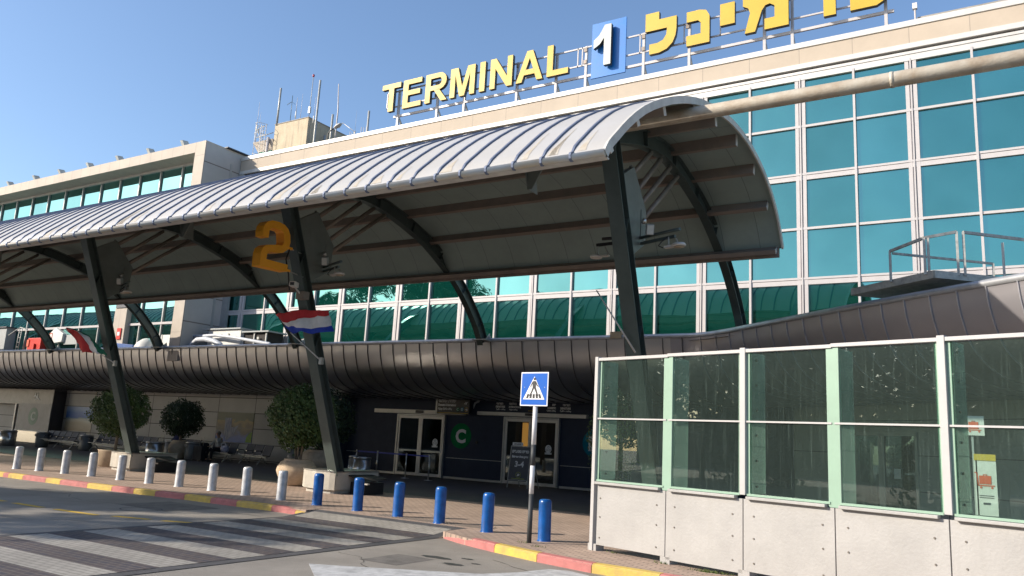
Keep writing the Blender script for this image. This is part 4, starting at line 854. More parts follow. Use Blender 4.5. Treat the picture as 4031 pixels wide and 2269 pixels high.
mb = MB(); mb.prism([(-34.85, WY2-0.03, 2.1), (-34.35, WY2-0.03, 2.1), (-34.3, WY2-0.03, 1.65), (-34.1, WY2-0.03, 1.62), (-33.75, WY2-0.03, 1.75), (-34.15, WY2-0.03, 1.2), (-34.6, WY2-0.03, 0.95), (-34.8, WY2-0.03, 1.3)], (0, 0.005, 0)); mb.bm.normal_update(); bmesh.ops.triangulate(mb.bm, faces=[f for f in mb.bm.faces if len(f.verts) > 4], ngon_method='EAR_CLIP'); mb.build("falling_water", M("falling_water", (0.30, 0.33, 0.42), 0.6, vs=4, col2=(0.03, 0.06, 0.18), stretch=(3, 1, 0.6)), t)
mb = MB(); mb.prism([(-33.15, WY2-0.03, 0.9), (-32.7, WY2-0.03, 0.9), (-32.7, WY2-0.03, 1.45), (-32.9, WY2-0.03, 1.35), (-33.1, WY2-0.03, 1.15)], (0, 0.005, 0)); mb.build("green_bank", M("green_bank", (0.16, 0.30, 0.03), 0.6, vs=6), t)
for x0, x1, lab in ((-42.9, -41.32, "dark grey notice panel on the beige wall behind the kerbside tree"), (-40.08, -38.9, "dark notice panel with a yellow spot, left of the small round tree")):
    t = thing("notice_panel", ((x0+x1)/2, WY2, 2), lab, "notice"); MB().box(x0, x1, WY2-0.02, WY2-0.005, 1.63, 2.36).build("board", M("notice_board", (0.13, 0.13, 0.14), 0.5), t)
    if x0 > -41: MB().disc((-39.55, WY2-0.021, 2.1), (0, -1, 0), 0.18, 0.006, 16).build("yellow_spot", amber, t)
    else:
        mb = MB(); [mb.box(-41.75, -41.45, WY2-0.024, WY2-0.02, z, z+0.04) for z in (1.72, 1.82, 1.92, 2.22)]; mb.build("text_lines", letterwhite, t)
# projecting lobby with the far C panel
t = thing("gate_lobby", (-51.9, 27.4, 0), "projecting grey lobby box with a faded green C disc at the far left", "lobby"); by = 27.4; q = 0.973
MB().box(-60, -50.0, by+0.02, WY2, 2.35, 3.3).build("lobby_head", M("lobby_grey", (0.15, 0.15, 0.155), 0.4), t)
MB().box(-53.7, -49.9, by-0.06, by+0.02, 0.75, 2.40).build("cover_panel", M("panel_blue_grey", (0.125, 0.13, 0.15), 0.45), t)
MB().box(-53.7, -49.9, by-0.08, by-0.06, 0.70, 0.75).build("light_strip", letterwhite, t)
MB().box(-53.5, -50.2, by, by+0.05, 0.02, 0.70).build("steel_base", stainless, t)
MB().box(-54.15, -53.98, by-0.05, WY2, 0, 2.35).build("door_jamb", coping, t)
MB().disc((-51.8, by-0.061, 1.62), (0, -1, 0), 0.54, 0.006, 36).build("disc", green_c2, t)
mb = MB(); text_bm(mb, "C", (-51.8, by-0.072, 1.38), (1, 0, 0), (0, 0, 1), 0.5, 0.004, 0.03, 'c'); mb.build("letter_mark", M("faded_white", (0.30, 0.38, 0.36), 0.5), t, fix=False)
mb = MB(); plane_icon(mb, -51.8, 2.78, 0.75, by-0.0, 0.5); mb.build("plane_mark", letterwhite, t, fix=False)

# ================================================================== GLASS SCREEN IN THE FOREGROUND
GS = thing("glass_screen", (-6, 12.5, 0), "long white-based glass wind screen standing on the pavement at the right", "screen")
SY = 12.5
posts = [-6+q for q in (0, 2.861, 5.591, 7.97, 10.8, 13.6)]; mids = [-6+q for q in (1.508, 4.209, 6.81, 9.4, 12.2)]
tops = [3.19, 3.205, 3.22, 3.235, 3.25, 3.265]
bays = []
for i in range(5): bays += [(posts[i], mids[i], tops[i]), (mids[i], posts[i+1], tops[i]+0.012)]
for i, (a, b, zt) in enumerate(bays):
    zb = 0.0
    mb = MB(); mb.box(a+(0.10 if i == 0 else 0.007), b-0.007, SY, SY+0.05, zb+0.10 if i % 2 == 0 else zb+0.06, 1.075); mb.build("base_panel", screenwhite, GS, bevel=0.003)
    mb = MB(); zz_ = 1.03
    for sx in (a+0.17, b-0.17):
        for z in (0.85, 0.55, 0.22): mb.disc((sx, SY-0.001, z), (0, -1, 0), 0.013, 0.008, 8)
    struct(mb.build("panel_screws", screwmat, GS), "stuff")
    mb = MB(); x0, x1 = a+0.09, b-0.075; mb.quad((x0, SY+0.03, 1.15), (x1, SY+0.03, 1.15), (x1, SY+0.03, zt-0.06), (x0, SY+0.03, zt-0.06)); mb.build("glass_pane", screenglass, GS, fix=False)
    mb = MB(); mb.box(a+0.08, b-0.10, SY-0.07, SY+0.03, 1.075, 1.115); mb.build("sill", screenwhite, GS, bevel=0.006)
    mb = MB(); mb.box(a+0.06, b-0.06, SY+0.0, SY+0.05, 1.12, 1.15); mb.build("green_sill_strip", finglass, GS)
    mb = MB(); mb.box(a+0.02, b-0.02, SY+0.0, SY+0.035, 2.146, 2.170); mb.build("mid_rail", screenpost, GS)
    mb = MB(); mb.box(a-0.01, b, SY-0.01, SY+0.06, zt-0.05, zt); mb.build("top_rail", screenpost, GS, bevel=0.004)
    # perpendicular green glass fins with bolts behind every second pane edge
    mb = MB(); mb.box(a+0.10, a+0.112, SY+0.05, SY+0.42, 1.15, zt-0.05); (mb.build("glass_fin", finpane, GS) if i % 2 == 0 else mb.bm.free())
    mb = MB(); [mb.disc((a+0.114, SY+0.17, 1.25+0.36*k), (1, 0, 0), 0.016, 0.015, 8) for k in range(6)]; (mb.build("fin_bolts", screwmat, GS) if i % 2 == 0 else mb.bm.free())
for i, x in enumerate(posts):
    zt = tops[min(i, 5)]+0.02
    mb = MB(); w = 0.045 if i else 0.035
    mb.box(x-w, x+w, SY-0.02, SY+0.09, 1.13 if i else -0.03, zt); mb.build("post", screenpost, GS, bevel=0.005)
    mb = MB(); mb.box(x+w, x+w+0.05, SY+0.03, SY+0.06, 1.15, zt-0.04); mb.build("green_edge_strip", finglass, GS)
    mb = MB(); mb.box(x-w-0.045, x-w, SY+0.03, SY+0.06, 1.15, zt-0.04)
    if i: mb.build("green_edge_strip", finglass, GS)
    else: mb.bm.free()
    mb = MB(); mb.box(x-0.08, x+0.1, SY+0.0, SY+0.2, -0.1, 0.11); mb.build("foot", screenwhite, GS)
for i, x in enumerate(mids):
    mb = MB(); mb.box(x-0.085, x+0.085, SY+0.012, SY+0.07, 1.08, tops[i]-0.04); mb.build("green_mullion", finglass, GS)
    mb = MB(); mb.box(x-0.09, x+0.09, SY+0.0, SY+0.2, -0.1, 0.10); mb.build("foot", screenwhite, GS)
    mb = MB(); mb.box(x+0.06, x+0.072, SY+0.07, SY+0.46, 1.12, tops[i]-0.05); mb.build("glass_fin", finpane, GS)
GS.rotation_euler.z = -math.atan(0.30)
# luggage trolley notices behind the screen
def trolley_icon(mb, x, z, s_, y):
    P = lambda a, b: (x+a*s_, y, z+b*s_)
    mb.quad(P(-.28, .18), P(.18, .18), P(.18, -.18), P(-.28, -.18)); mb.quad(P(-.13, .24), P(.03, .24), P(.03, .21), P(-.13, .21)); mb.quad(P(-.13, .24), P(-.10, .24), P(-.10, .18), P(-.13, .18)); mb.quad(P(0, .24), P(.03, .24), P(.03, .18), P(0, .18))
    mb.quad(P(-.45, .32), P(-.34, .32), P(-.34, .28), P(-.45, .28)); mb.quad(P(-.38, .3), P(-.34, .3), P(-.30, -.26), P(-.34, -.26)); mb.quad(P(-.33, -.22), P(.3, -.22), P(.3, -.27), P(-.33, -.27))
    for cx in (-.22, .2):
        mb._f([mb.bm.verts.new(P(cx+.045*math.cos(2*PI*k/10), -.33+.045*math.sin(2*PI*k/10))) for k in range(10)])
for lab, x0, x1, z0, z1, iz, s_ in (("small white notice with a red luggage trolley, upper one behind the glass screen", -0.62, -0.33, 2.19, 2.50, 2.35, 0.30), ("tall cream poster with a red luggage trolley, lower one behind the glass screen", -0.50, -0.20, 0.95, 1.90, 1.50, 0.36)):
    t = thing("trolley_notice", ((x0+x1)/2, 15, z0), lab, "notice"); MB().box(x0, x1, 15, 15.03, z0, z1).build("board", posterwhite, t)
    mb = MB(); trolley_icon(mb, (x0+x1)/2+0.01, iz, s_, 14.994); mb.build("trolley_mark", posterred, t, fix=False)
    if z0 < 1:
        MB().box(x0, x1, 14.99, 15, 1.80, 1.90).build("yellow_band", amber, t); MB().box(x0+0.02, x0+0.04, 15.0, 15.04, 0, 1.9).build("leg", greyframe, t)
        mb = MB(); [mb.box(x0+0.05, x1-0.05, 14.994, 14.998, z, z+0.012) for z in (1.25, 1.22)]; mb.box(x0+0.1, x1-0.1, 14.994, 14.998, 1.12, 1.15); mb.build("small_text_lines", charcoal, t)
    else: MB().box(x0+0.1, x0+0.13, 15.03, 15.06, 0, 2.3).build("leg", greyframe, t)

# ================================================================== BOLLARDS
def bollard(x, y, mat, label, grp, r, h, src=None):
    prof = [(r+0.018, -0.03), (r+0.016, 0.008), (r+0.002, 0.014), (r, 0.02), (r, h-0.09), (r*0.985, h-0.055), (r*0.93, h-0.028), (r*0.8, h-0.01), (r*0.5, h-0.001), (0.01, h)]
    if src is None:
        o = MB().lathe(prof, 0, 0, 24).build("bollard", mat)
    else: o = src.copy(); COL.objects.link(o)
    o.location = (x, y, 0); o.rotation_euler = (rad(random.uniform(-0.8, 0.8)), rad(random.uniform(-0.8, 0.8)), random.uniform(0, 6)); tag(o, label, "bollard", grp); return o
sil = [(-26.80, 13.80), (-25.83, 13.98), (-24.6, 14.09), (-23.37, 14.2), (-21.9, 14.18), (-20.55, 14.18), (-19.34, 14.26), (-18.0, 14.28), (-16.5, 14.13), (-15.12, 14.03)]
ords = ["first", "second", "third", "fourth", "fifth", "sixth", "seventh", "eighth", "ninth"]
src = None
for i, (x, y) in enumerate(sil):
    lab = ("duller grey bollard next to the first blue bollard, last of the silver row" if i == 9 else "silver round-topped bollard, %s from the left edge of the photo" % ords[i])
    o = bollard(x, y+0.1, bollsilver, lab, "silver bollards along the kerb", 0.115, 0.70, src); src = src or o
src = None
for i, (x, y, lab) in enumerate(((-13.8, 13.93, "blue bollard in front of the column planter, next to the silver row"), (-12.43, 13.80, "second blue bollard from the silver row, by the right corner of the planter"), (-11.13, 13.62, "middle one of the five blue bollards"), (-9.87, 13.40, "fourth blue bollard, beside the end of the pale crossing bands"), (-8.47, 13.02, "blue bollard standing alone left of the crossing sign pole"), (-7.10, 12.78, "blue bollard right behind the foot of the crossing sign pole"))):
    o = bollard(x, y+0.09, bollblue, lab, "blue bollards by the crossing", 0.115, 0.72, src); src = src or o

# ================================================================== PEDESTRIAN CROSSING SIGN
t = thing("crossing_sign", (-7.11, 12.39, 0), "square blue pedestrian crossing sign on a grey and white banded pole", "road sign")
px, py = -7.13, 12.39
mb = MB(); zc_ = [(-0.05, 0.0), (0.0, 0), (0, 0)]
bands = [(-0.03, 0.82, 0), (0.82, 1.30, 1), (1.30, 1.66, 0), (1.66, 2.34, 1)]
for z0, z1, k in bands:
    mb.mi = k; mb.tube([(px, py, z0), (px, py, z1)], 0.042, 14)
mb.build("pole", [polegrey, polewhite], t)
sx0, sx1, sz0, sz1, sy = -7.44, -6.84, 2.33, 2.93, 12.34
R_ = Matrix.Translation((px, py, 2.63)) @ Matrix.Rotation(rad(-6), 4, 'Z') @ Matrix.Translation((-px, -py, -2.63))
def xf(mb): bmesh.ops.transform(mb.bm, matrix=R_, verts=mb.bm.verts); return mb
xf(MB().box(sx0, sx1, sy, sy+0.012, sz0, sz1)).build("sign_plate", signwhite, t, bevel=0.004)
xf(MB().box(sx0+0.022, sx1-0.022, sy-0.003, sy, sz0+0.022, sz1-0.022)).build("blue_field", bluesign, t)
cx_, bz = (sx0+sx1)/2, sz0+0.115
def flat(pts, y, name, mat):
    mb = MB(); f = mb._f([mb.bm.verts.new((cx_+a, y, bz+b)) for a, b in pts]); mb.bm.normal_update(); bmesh.ops.triangulate(mb.bm, faces=[f], ngon_method='EAR_CLIP') if len(pts) > 4 else None; return xf(mb).build(name, mat, t, fix=False)
flat([(-0.235, 0), (0.235, 0), (0, 0.41)], sy-0.006, "white_triangle", signwhite)
mb = MB()
for k in range(5):
    a = -0.16+0.072*k; sh = 0.012*(2-k)
    vs = [mb.bm.verts.new((cx_+a+dx, sy-0.009, bz+dz)) for dx, dz in ((-0.004, 0.022), (0.040, 0.022), (0.040+sh, 0.095), (sh-0.004, 0.095))]; mb._f(vs)
man = [[(-0.022, 0.20), (0.03, 0.20), (0.035, 0.285), (0.015, 0.305), (-0.015, 0.30), (-0.03, 0.27)], [(-0.022, 0.20), (0.006, 0.20), (-0.02, 0.13), (-0.06, 0.055), (-0.085, 0.06), (-0.045, 0.135)], [(0.0, 0.20), (0.03, 0.20), (0.055, 0.14), (0.085, 0.06), (0.06, 0.055), (0.03, 0.125)], [(-0.03, 0.29), (-0.01, 0.30), (-0.045, 0.23), (-0.055, 0.20), (-0.068, 0.205), (-0.06, 0.235)], [(0.015, 0.30), (0.035, 0.285), (0.062, 0.235), (0.085, 0.22), (0.08, 0.205), (0.048, 0.222)]]
for P in man:
    f = mb._f([mb.bm.verts.new((cx_+a*1.12+(0.006 if a > 0 else -0.006), sy-0.009, bz+0.055+(b-0.055)*1.1)) for a, b in P])
mb._f([mb.bm.verts.new((cx_+0.008+0.024*math.cos(2*PI*k/14), sy-0.009, bz+0.362+0.024*math.sin(2*PI*k/14))) for k in range(14)])
mb.bm.normal_update(); bmesh.ops.triangulate(mb.bm, faces=[f for f in mb.bm.faces if len(f.verts) > 4], ngon_method='EAR_CLIP')
xf(mb).build("walking_figure_and_bars", signblack, t, fix=False)
mb = MB(); [mb.disc((px+dx, sy-0.003, 2.66), (0, -1, 0), 0.008, 0.005, 8) for dx in (-0.22, 0.22)]; xf(mb).build("bolts", galv, t)
mb = MB(); mb.box(px-0.05, px+0.05, sy+0.012, py+0.045, 2.40, 2.44); mb.box(px-0.05, px+0.05, sy+0.012, py+0.045, 2.8, 2.84); mb.build("clamps", galv, t)
MB().tube([(px, py, 2.30), (px, py, 2.88)], 0.030, 12).build("pole_top", galv, t)

# ================================================================== NUMERAL 2, FLAGS, FLOODLIGHTS ON THE COLUMNS
two = [(13.35, 6.49), (13.33, 6.62), (13.35, 6.77), (13.44, 6.89), (13.59, 6.96), (13.81, 6.98), (14.01, 6.95), (14.15, 6.86), (14.23, 6.72), (14.26, 6.54), (14.24, 6.4), (14.16, 6.29), (14.04, 6.2), (13.88, 6.16), (13.72, 6.15), (13.59, 6.12), (13.54, 6.05), (13.53, 5.92), (14.25, 5.93), (14.26, 5.74), (13.34, 5.71), (13.33, 6.05), (13.37, 6.19), (13.49, 6.29), (13.74, 6.35), (13.99, 6.39), (14.05, 6.48), (14.0, 6.73), (13.94, 6.78), (13.6, 6.77), (13.53, 6.7), (13.52, 6.48)]
t = thing("gate_number_two", (-15.95, 14.3, 6.3), "big orange solid numeral 2 hung from the second column from the right", "sign")
mb = MB(); mb.prism([(-15.9, *p) for p in two], (-0.30, 0, 0)); mb.bm.normal_update(); bmesh.ops.triangulate(mb.bm, faces=[f for f in mb.bm.faces if len(f.verts) > 4], ngon_method='EAR_CLIP'); mb.build("numeral", orange, t)
for y0, z in ((14.26, 6.40), (14.26, 5.80)):
    MB().bar((-16.0, y0-0.02, z), (-16.0, y0+0.16, z), 0.07, 0.06).build("orange_lug", orange, t); MB().tube([(-16.0, y0+0.1, z), (-16.05, y0+0.7, z-0.05)], 0.018, 6).build("arm", galv, t)
MB().tube([(-16.0, 14.35, 6.4), (-16.05, 14.3, 6.1), (-15.98, 14.38, 5.7), (-16.02, 14.5, 5.3)], 0.02, 6).build("cable", blackmat, t)
def flag(name, rows, mats, poleA, poleB, lab):
    """rows: list of point rows across the flag (first = top stripe edge); one cloth per stripe colour"""
    t = thing(name, poleA, lab, "flag", None)
    MB().tube([poleA, poleB], [0.018, 0.014], 8).build("pole", coping, t)
    mb = MB(); mb.mi = 0
    for s_ in range(len(rows)-1):
        mb.mi = mats[s_]; A, B = rows[s_], rows[s_+1]; n = 3; g = [[Vector(a).lerp(Vector(b), k/n) for k in range(n+1)] for a, b in zip(A, B)]
        mb.sheet(g)
    bmesh.ops.subdivide_edges(mb.bm, edges=mb.bm.edges[:], cuts=2, use_grid_fill=True)
    for v in mb.bm.verts: v.co.y += 0.035*math.sin(v.co.x*9+v.co.z*5)+0.02*math.sin(v.co.x*21-v.co.z*11); v.co.z += 0.012*math.sin(v.co.x*13)
    for f_2 in mb.bm.faces: f_2.smooth = True
    o = mb.build("cloth", [flagred, flagwhite, flagblue, flaggreen], t, fix=False); sd = o.modifiers.new("solid", 'SOLIDIFY'); sd.thickness = 0.004
    MB().box(poleA[0]-0.05, poleA[0]+0.05, poleA[1]-0.03, poleA[1]+0.06, poleA[2]-0.1, poleA[2]+0.08).build("holder", galv, t)
    return t
yy = 14.95
nlA = [(-17.13, yy+.1, 4.83), (-16.90, yy, 4.76), (-16.45, yy-.06, 4.80), (-16.03, yy-.02, 4.85), (-15.5, yy+.05, 4.82), (-14.98, yy, 4.79)]
nlB = [(-17.02, yy+.12, 4.74), (-16.62, yy, 4.55), (-16.40, yy-.08, 4.50), (-15.98, yy-.04, 4.60), (-15.5, yy+.03, 4.64), (-14.95, yy, 4.66)]
nlC = [(-16.70, yy+.12, 4.55), (-16.45, yy+.05, 4.40), (-16.22, yy-.02, 4.41), (-15.9, yy-.05, 4.34), (-15.40, yy, 4.33), (-14.82, yy, 4.38)]
nlD = [(-16.54, yy+.12, 4.37), (-16.34, yy+.1, 4.24), (-16.26, yy, 4.20), (-15.95, yy, 4.27), (-15.50, yy, 4.19), (-14.74, yy, 4.24)]
flag("tricolour_flag", [nlA, nlB, nlC, nlD], [0, 1, 2], (-15.42, 15.30, 3.52), (-16.29, 14.95, 4.24), "crumpled red, white and blue flag on the second column from the right")
yy = 15.1
huA = [(-27.50, yy, 4.69), (-26.95, yy-.05, 4.63), (-26.35, yy-.1, 4.48), (-25.72, yy, 4.25), (-25.2, yy+.05, 4.02), (-24.85, yy, 3.80)]
# stripes run along the flag: each row follows the hoist direction
r0_ = [(-27.50, yy, 4.69), (-27.10, yy-.04, 4.52), (-26.75, yy-.06, 4.32), (-26.50, yy-.05, 4.10), (-26.38, yy, 3.92), (-26.28, yy, 3.84)]
r1_ = [(-27.42, yy, 4.70), (-26.75, yy-.05, 4.58), (-26.25, yy-.08, 4.40), (-25.95, yy-.06, 4.12), (-25.82, yy, 3.93), (-25.68, yy, 3.83)]
r2_ = [(-27.30, yy, 4.70), (-26.45, yy-.04, 4.52), (-25.85, yy-.06, 4.32), (-25.52, yy-.03, 4.08), (-25.38, yy, 3.90), (-25.15, yy, 3.77)]
r3_ = [(-27.20, yy, 4.70), (-26.30, yy-.03, 4.50), (-25.66, yy-.03, 4.26), (-25.25, yy, 4.00), (-24.98, yy, 3.84), (-24.80, yy, 3.70)]
flag("tricolour_flag", [r0_, r1_, r2_, r3_], [0, 1, 3], (-24.72, 15.35, 3.50), (-25.25, 15.12, 3.78), "red, white and green flag drooping from the third column from the right")
t = tag(MB().tube([(-6.55, 15.45, 3.65), (-7.28, 15.0, 4.93)], [0.02, 0.014], 8).build("bare_flag_pole", coping), "bare slanted flag pole without a flag on the rightmost column", "flag pole")

def floodlight_set(x, cab, lab):
    t = thing("column_floodlight", (x+0.4, 15.4, 6.1), lab, "floodlight", "floodlights on the columns")
    MB().tube([(x+0.08, 15.6, 6.16), (x+1.12, 15.2, 6.16)], 0.035, 10).build("upper_tube", steel, t)
    MB().bar((x+0.10, 15.6, 6.03), (x+1.0, 15.25, 6.03), 0.05, 0.06).build("lower_arm", steel, t)
    T4 = Matrix.Translation((x+0.42, 15.3, 6.24)) @ Matrix.Rotation(rad(30), 4, 'Z') @ Matrix.Rotation(rad(20), 4, 'X')
    MB().box(-0.08, 0.08, -0.07, 0.08, -0.11, 0.11, T4).build("square_lamp_box", greyunit, t, bevel=0.012); MB().box(-0.065, 0.065, -0.082, -0.07, -0.095, 0.095, T4).build("square_lamp_face", M("lamp_glass_face", (0.62, 0.62, 0.58), 0.3), t)
    MB().lathe([(0.02, 0), (0.055, 0.02), (0.06, 0.09), (0.03, 0.12)], x+0.22, 15.45, 12, 6.42).build("small_sensor", stainless, t)
    MB().bar((x+0.86, 15.25, 6.03), (x+0.86, 15.25, 5.84), 0.03, 0.02).build("bracket", greyframe, t); MB().bar((x+1.02, 15.25, 5.98), (x+1.08, 15.25, 5.84), 0.03, 0.02).build("bracket", greyframe, t)
    T5 = Matrix.Translation((x+1.02, 15.2, 5.80)) @ Matrix.Rotation(rad(-4), 4, 'Y')
    mb = MB(); mb.lathe([(0.13, -0.02), (0.15, 0.01), (0.13, 0.045), (0.05, 0.06)], 0.08, 0, 20); mb.box(-0.22, 0.02, -0.06, 0.06, -0.012, 0.03); bmesh.ops.transform(mb.bm, matrix=T5, verts=mb.bm.verts); mb.build("disc_lamp", coping, t)
    mb = MB(); mb.lathe([(0.10, -0.026), (0.02, -0.028)], 0.08, 0, 20); bmesh.ops.transform(mb.bm, matrix=T5, verts=mb.bm.verts); mb.build("lens", M("lamp_lens", (0.55, 0.45, 0.32), 0.3), t)
    MB().tube([(x+0.84, 15.25, 6.02), (x+0.72, 15.22, 5.93), (x+0.66, 15.2, 5.84), (x+0.76, 15.2, 5.79)], 0.012, 6).build("cable", blackmat, t)
    return t
A = floodlight_set(-6.65, 0, "twin floodlight arm to the right of the rightmost leaning column")
for dx, lab in ((-9.4, "twin floodlight arm right of the column carrying the orange 2"), (-18.8, "twin floodlight arm right of the column with the green-striped flag")):
    c = copytree(A); c.location = Vector(A.location)+Vector((dx, 0, 0)); c["label"] = lab
t = thing("disc_lamp_arm", (-7.3, 15.4, 6.1), "disc lamp on a dark arm left of the rightmost leaning column", "floodlight")
MB().tube([(-7.33, 15.3, 6.13), (-6.75, 15.4, 6.15)], 0.035, 10).build("upper_tube", blackmat, t); MB().bar((-7.46, 15.3, 6.0), (-6.75, 15.4, 6.05), 0.06, 0.06).build("lower_arm", blackmat, t)
MB().bar((-7.42, 15.3, 6.0), (-7.42, 15.3, 5.78), 0.03, 0.02).build("bracket", greyframe, t); MB().bar((-7.25, 15.3, 5.95), (-7.18, 15.3, 5.78), 0.03, 0.02).build("bracket", greyframe, t)
mb = MB(); mb.lathe([(0.12, -0.03), (0.14, 0.0), (0.12, 0.03), (0.05, 0.04)], -7.46, 15.3, 20, 5.74); mb.box(-7.42, -7.16, 15.25, 15.35, 5.73, 5.76); mb.build("disc_lamp", coping, t)
t = thing("column_camera", (-15.9, 14.85, 5.35), "small pale camera housing on the front of the column below the orange 2", "camera")
T6 = Matrix.Translation((-15.98, 14.62, 5.47)) @ Matrix.Rotation(rad(25), 4, 'Z')
MB().box(-0.09, 0.09, -0.16, 0.1, -0.07, 0.07, T6).build("housing", whiteunit, t, bevel=0.015); MB().box(-0.055, 0.055, -0.165, -0.16, -0.04, 0.04, T6).build("lens_window", charcoal, t)
MB().tube([(-15.98, 14.66, 5.40), (-15.95, 14.8, 5.28), (-15.95, 14.95, 5.26)], 0.025, 8).build("bracket", coping, t); MB().box(-16.08, -15.78, 14.80, 15.0, 5.12, 5.32).build("junction_box", M("brown_grey_box", (0.22, 0.19, 0.17), 0.5), t)

# ================================================================== PLANTERS, POTS, TREES
def planter(x, lab):
    t = thing("column_planter", (x, 17.3, 0), lab, "planter", "concrete planters round the column feet")
    def outline(g, z): return [(x-1.45-g, 17.12-g, z), (x-1.1, 16.86-g, z), (x-0.55, 16.72-g, z), (x-0.05, 16.74-g, z), (x+0.12+g, 16.80-g, z), (x+0.12+g, 18.6, z), (x-1.45-g, 18.6, z)]
    MB().prism(outline(-0.08, -0.02), (0, 0, 0.12)).build("plinth", planterconc, t); MB().prism(outline(0, 0.10), (0, 0, 0.49)).build("body", planterconc, t, bevel=0.008)
    MB().prism(outline(0.015, 0.59), (0, 0, 0.03)).build("steel_rim", stainless, t); mb = MB(); mb.box(x+0.10, x+0.125, 16.785, 16.81, 0.1, 0.6); mb.build("steel_corner", stainless, t)
    MB().prism([(x+0.14, 17.3, 0.52), (x+0.14, 18.3, 0.52), (x+0.85, 18.1, 0.46), (x+0.70, 17.35, 0.34)], (0, 0, -0.03)).build("slanted_lid", interior, t)
    MB().box(x+0.15, x+0.68, 17.4, 18.2, 0, 0.33).build("dark_side_box", blackmat, t); MB().box(x+0.72, x+0.98, 17.16, 17.26, 0.30, 0.335).build("pale_lid_tip", planterconc, t)
    return t
A = planter(-16.05, "concrete planter at the foot of the column with the orange 2")
for dx, lab in ((-9.4, "concrete planter at the foot of the third column from the right"), (9.4, "concrete planter behind the glass screen at the rightmost column")):
    c = copytree(A); c.location = Vector(A.location)+Vector((dx, 0, 0)); c["label"] = lab
def leaves(n, c, R, size, squash=(1, 1, 1), clump=0.0, seed=1, hollow=0.55, bottom=None):
    rnd = random.Random(seed); mb = MB(); cl = [Vector((rnd.gauss(0, 1), rnd.gauss(0, 1), rnd.gauss(0, 1))).normalized() for _ in range(40)]
    for _ in range(n):
        d = Vector((rnd.gauss(0, 1), rnd.gauss(0, 1), rnd.gauss(0, 1))).normalized(); q = mnoise.noise(d*2.3+Vector((seed, 0, 0)))
        rr = R*(hollow+(1-hollow)*rnd.random()**0.5)*(1+clump*q)*(1+(0.10*rnd.random() if rnd.random() < 0.1 else 0))
        p = Vector((d.x*rr*squash[0], d.y*rr*squash[1], d.z*rr*squash[2]))+Vector(c)
        if bottom is not None and p.z < bottom+0.1*rnd.random(): continue
        nn = (d+Vector((rnd.gauss(0, .6), rnd.gauss(0, .6), rnd.gauss(0, .6)))).normalized(); a = nn.cross(Vector((rnd.random(), rnd.random(), rnd.random()+.1))).normalized(); b = nn.cross(a); s_ = size*rnd.uniform(.65, 1.25)
        v = [p-a*s_*.5, p+b*s_*.28+nn*s_*.06, p+a*s_*.6, p-b*s_*.28+nn*s_*.06]; mb._f([mb.bm.verts.new(w) for w in v])
    return mb
def potted_tree(x, y, zc, R, pot, lab, mat, seed, trunkbase=0.6, multi=False, sz=0.075, n=2600, sq=1.0, cat="tree"):
    t = thing("potted_tree", (x, y, 0), lab, cat, "round clipped trees in pots")
    leaves(n, (x, y, zc), R, sz, (1, 1, sq), 0.22, seed, 0.5).build("crown", mat, t, fix=False)
    mb = MB(); rnd = random.Random(seed)
    if multi:
        for k in range(7):
            a = rnd.uniform(0, 2*PI); d1, d2 = rnd.uniform(.03, .09), rnd.uniform(.2, .5)*R
            mb.tube([(x+d1*math.cos(a), y+d1*math.sin(a), trunkbase-0.1), (x+d1*1.8*math.cos(a), y+d1*1.8*math.sin(a), (trunkbase+zc)/2), (x+d2*math.cos(a), y+d2*math.sin(a), zc)], [.03, .025, .012], 7)
    else: 
        mb.tube([(x, y, trunkbase-0.2), (x+0.02, y, (trunkbase+zc)/2), (x, y, zc)], [.06, .05, .03], 8)
        for k in range(5): a = k*1.3; mb.tube([(x, y, zc-R*.6), (x+R*.5*math.cos(a), y+R*.5*math.sin(a), zc+R*.1)], [.025, .01], 6)
    mb.build("trunk", bark, t)
    if pot:
        r, h, belly = pot
        MB().lathe([(r*.45, 0), (r*.62, h*.08), (r*.9, h*.35), (r*1.0, h*.55), (r*.96, h*.72), (r*.78, h*.90), (r*.62, h*.95), (r*.68, h), (r*.60, h*1.0), (r*.56, h*.9), (0.01, h*.88)], x, y, 32).build("pot", clay, t)
        MB().lathe([(r*.56, 0), (0.01, 0.02)], x, y, 20, h*.93).build("soil", soil, t)
    return t
potted_tree(-18.75, 18.05, 2.08, 1.04, (0.62, 0.80, 1), "round leafy tree in a lit clay pot beside the planter under the orange 2", leafA, 3, 0.72, True, 0.10, 9000, 0.95)
potted_tree(-23.3, 23.6, 2.15, 1.25, (0.85, 0.95, 1), "darker round tree in a shaded clay pot behind the column with the 2", leafB, 5, 0.85, True, 0.11, 7000, 0.95)
potted_tree(-28.0, 17.9, 1.99, 1.05, None, "round bright-leaved tree behind the third column from the right", leafA, 9, 0.6, False, 0.10, 7500, 0.9)
t = thing("low_tree_box", (-28.0, 17.9, 0), "low brownish tree box behind the planter of the third column", "tree box"); MB().lathe([(0.50, 0), (0.55, 0.55), (0.58, 0.6), (0.5, 0.6), (0.01, 0.55)], -28.0, 17.9, 24).build("box_body", clay, t)
potted_tree(-34.0, 25.0, 1.93, 0.98, (0.50, 0.88, 1), "small dark round tree in a tapering clay pot in front of the waiting seats", leafB, 12, 0.8, False, 0.11, 6500, 0.92)
potted_tree(-49.8, 22.0, 1.95, 1.2, (0.6, 0.8, 1), "dark tree cut by the left edge of the photo", leafB, 15, 0.7, False, 0.09, 2600, 0.95)
potted_tree(-9.1, 20.2, 2.0, 0.75, (0.42, 0.6, 1), "slender leafy shrub seen through the left pane of the glass screen", leafA, 21, 0.55, True, 0.085, 3000, 1.75, "shrub")
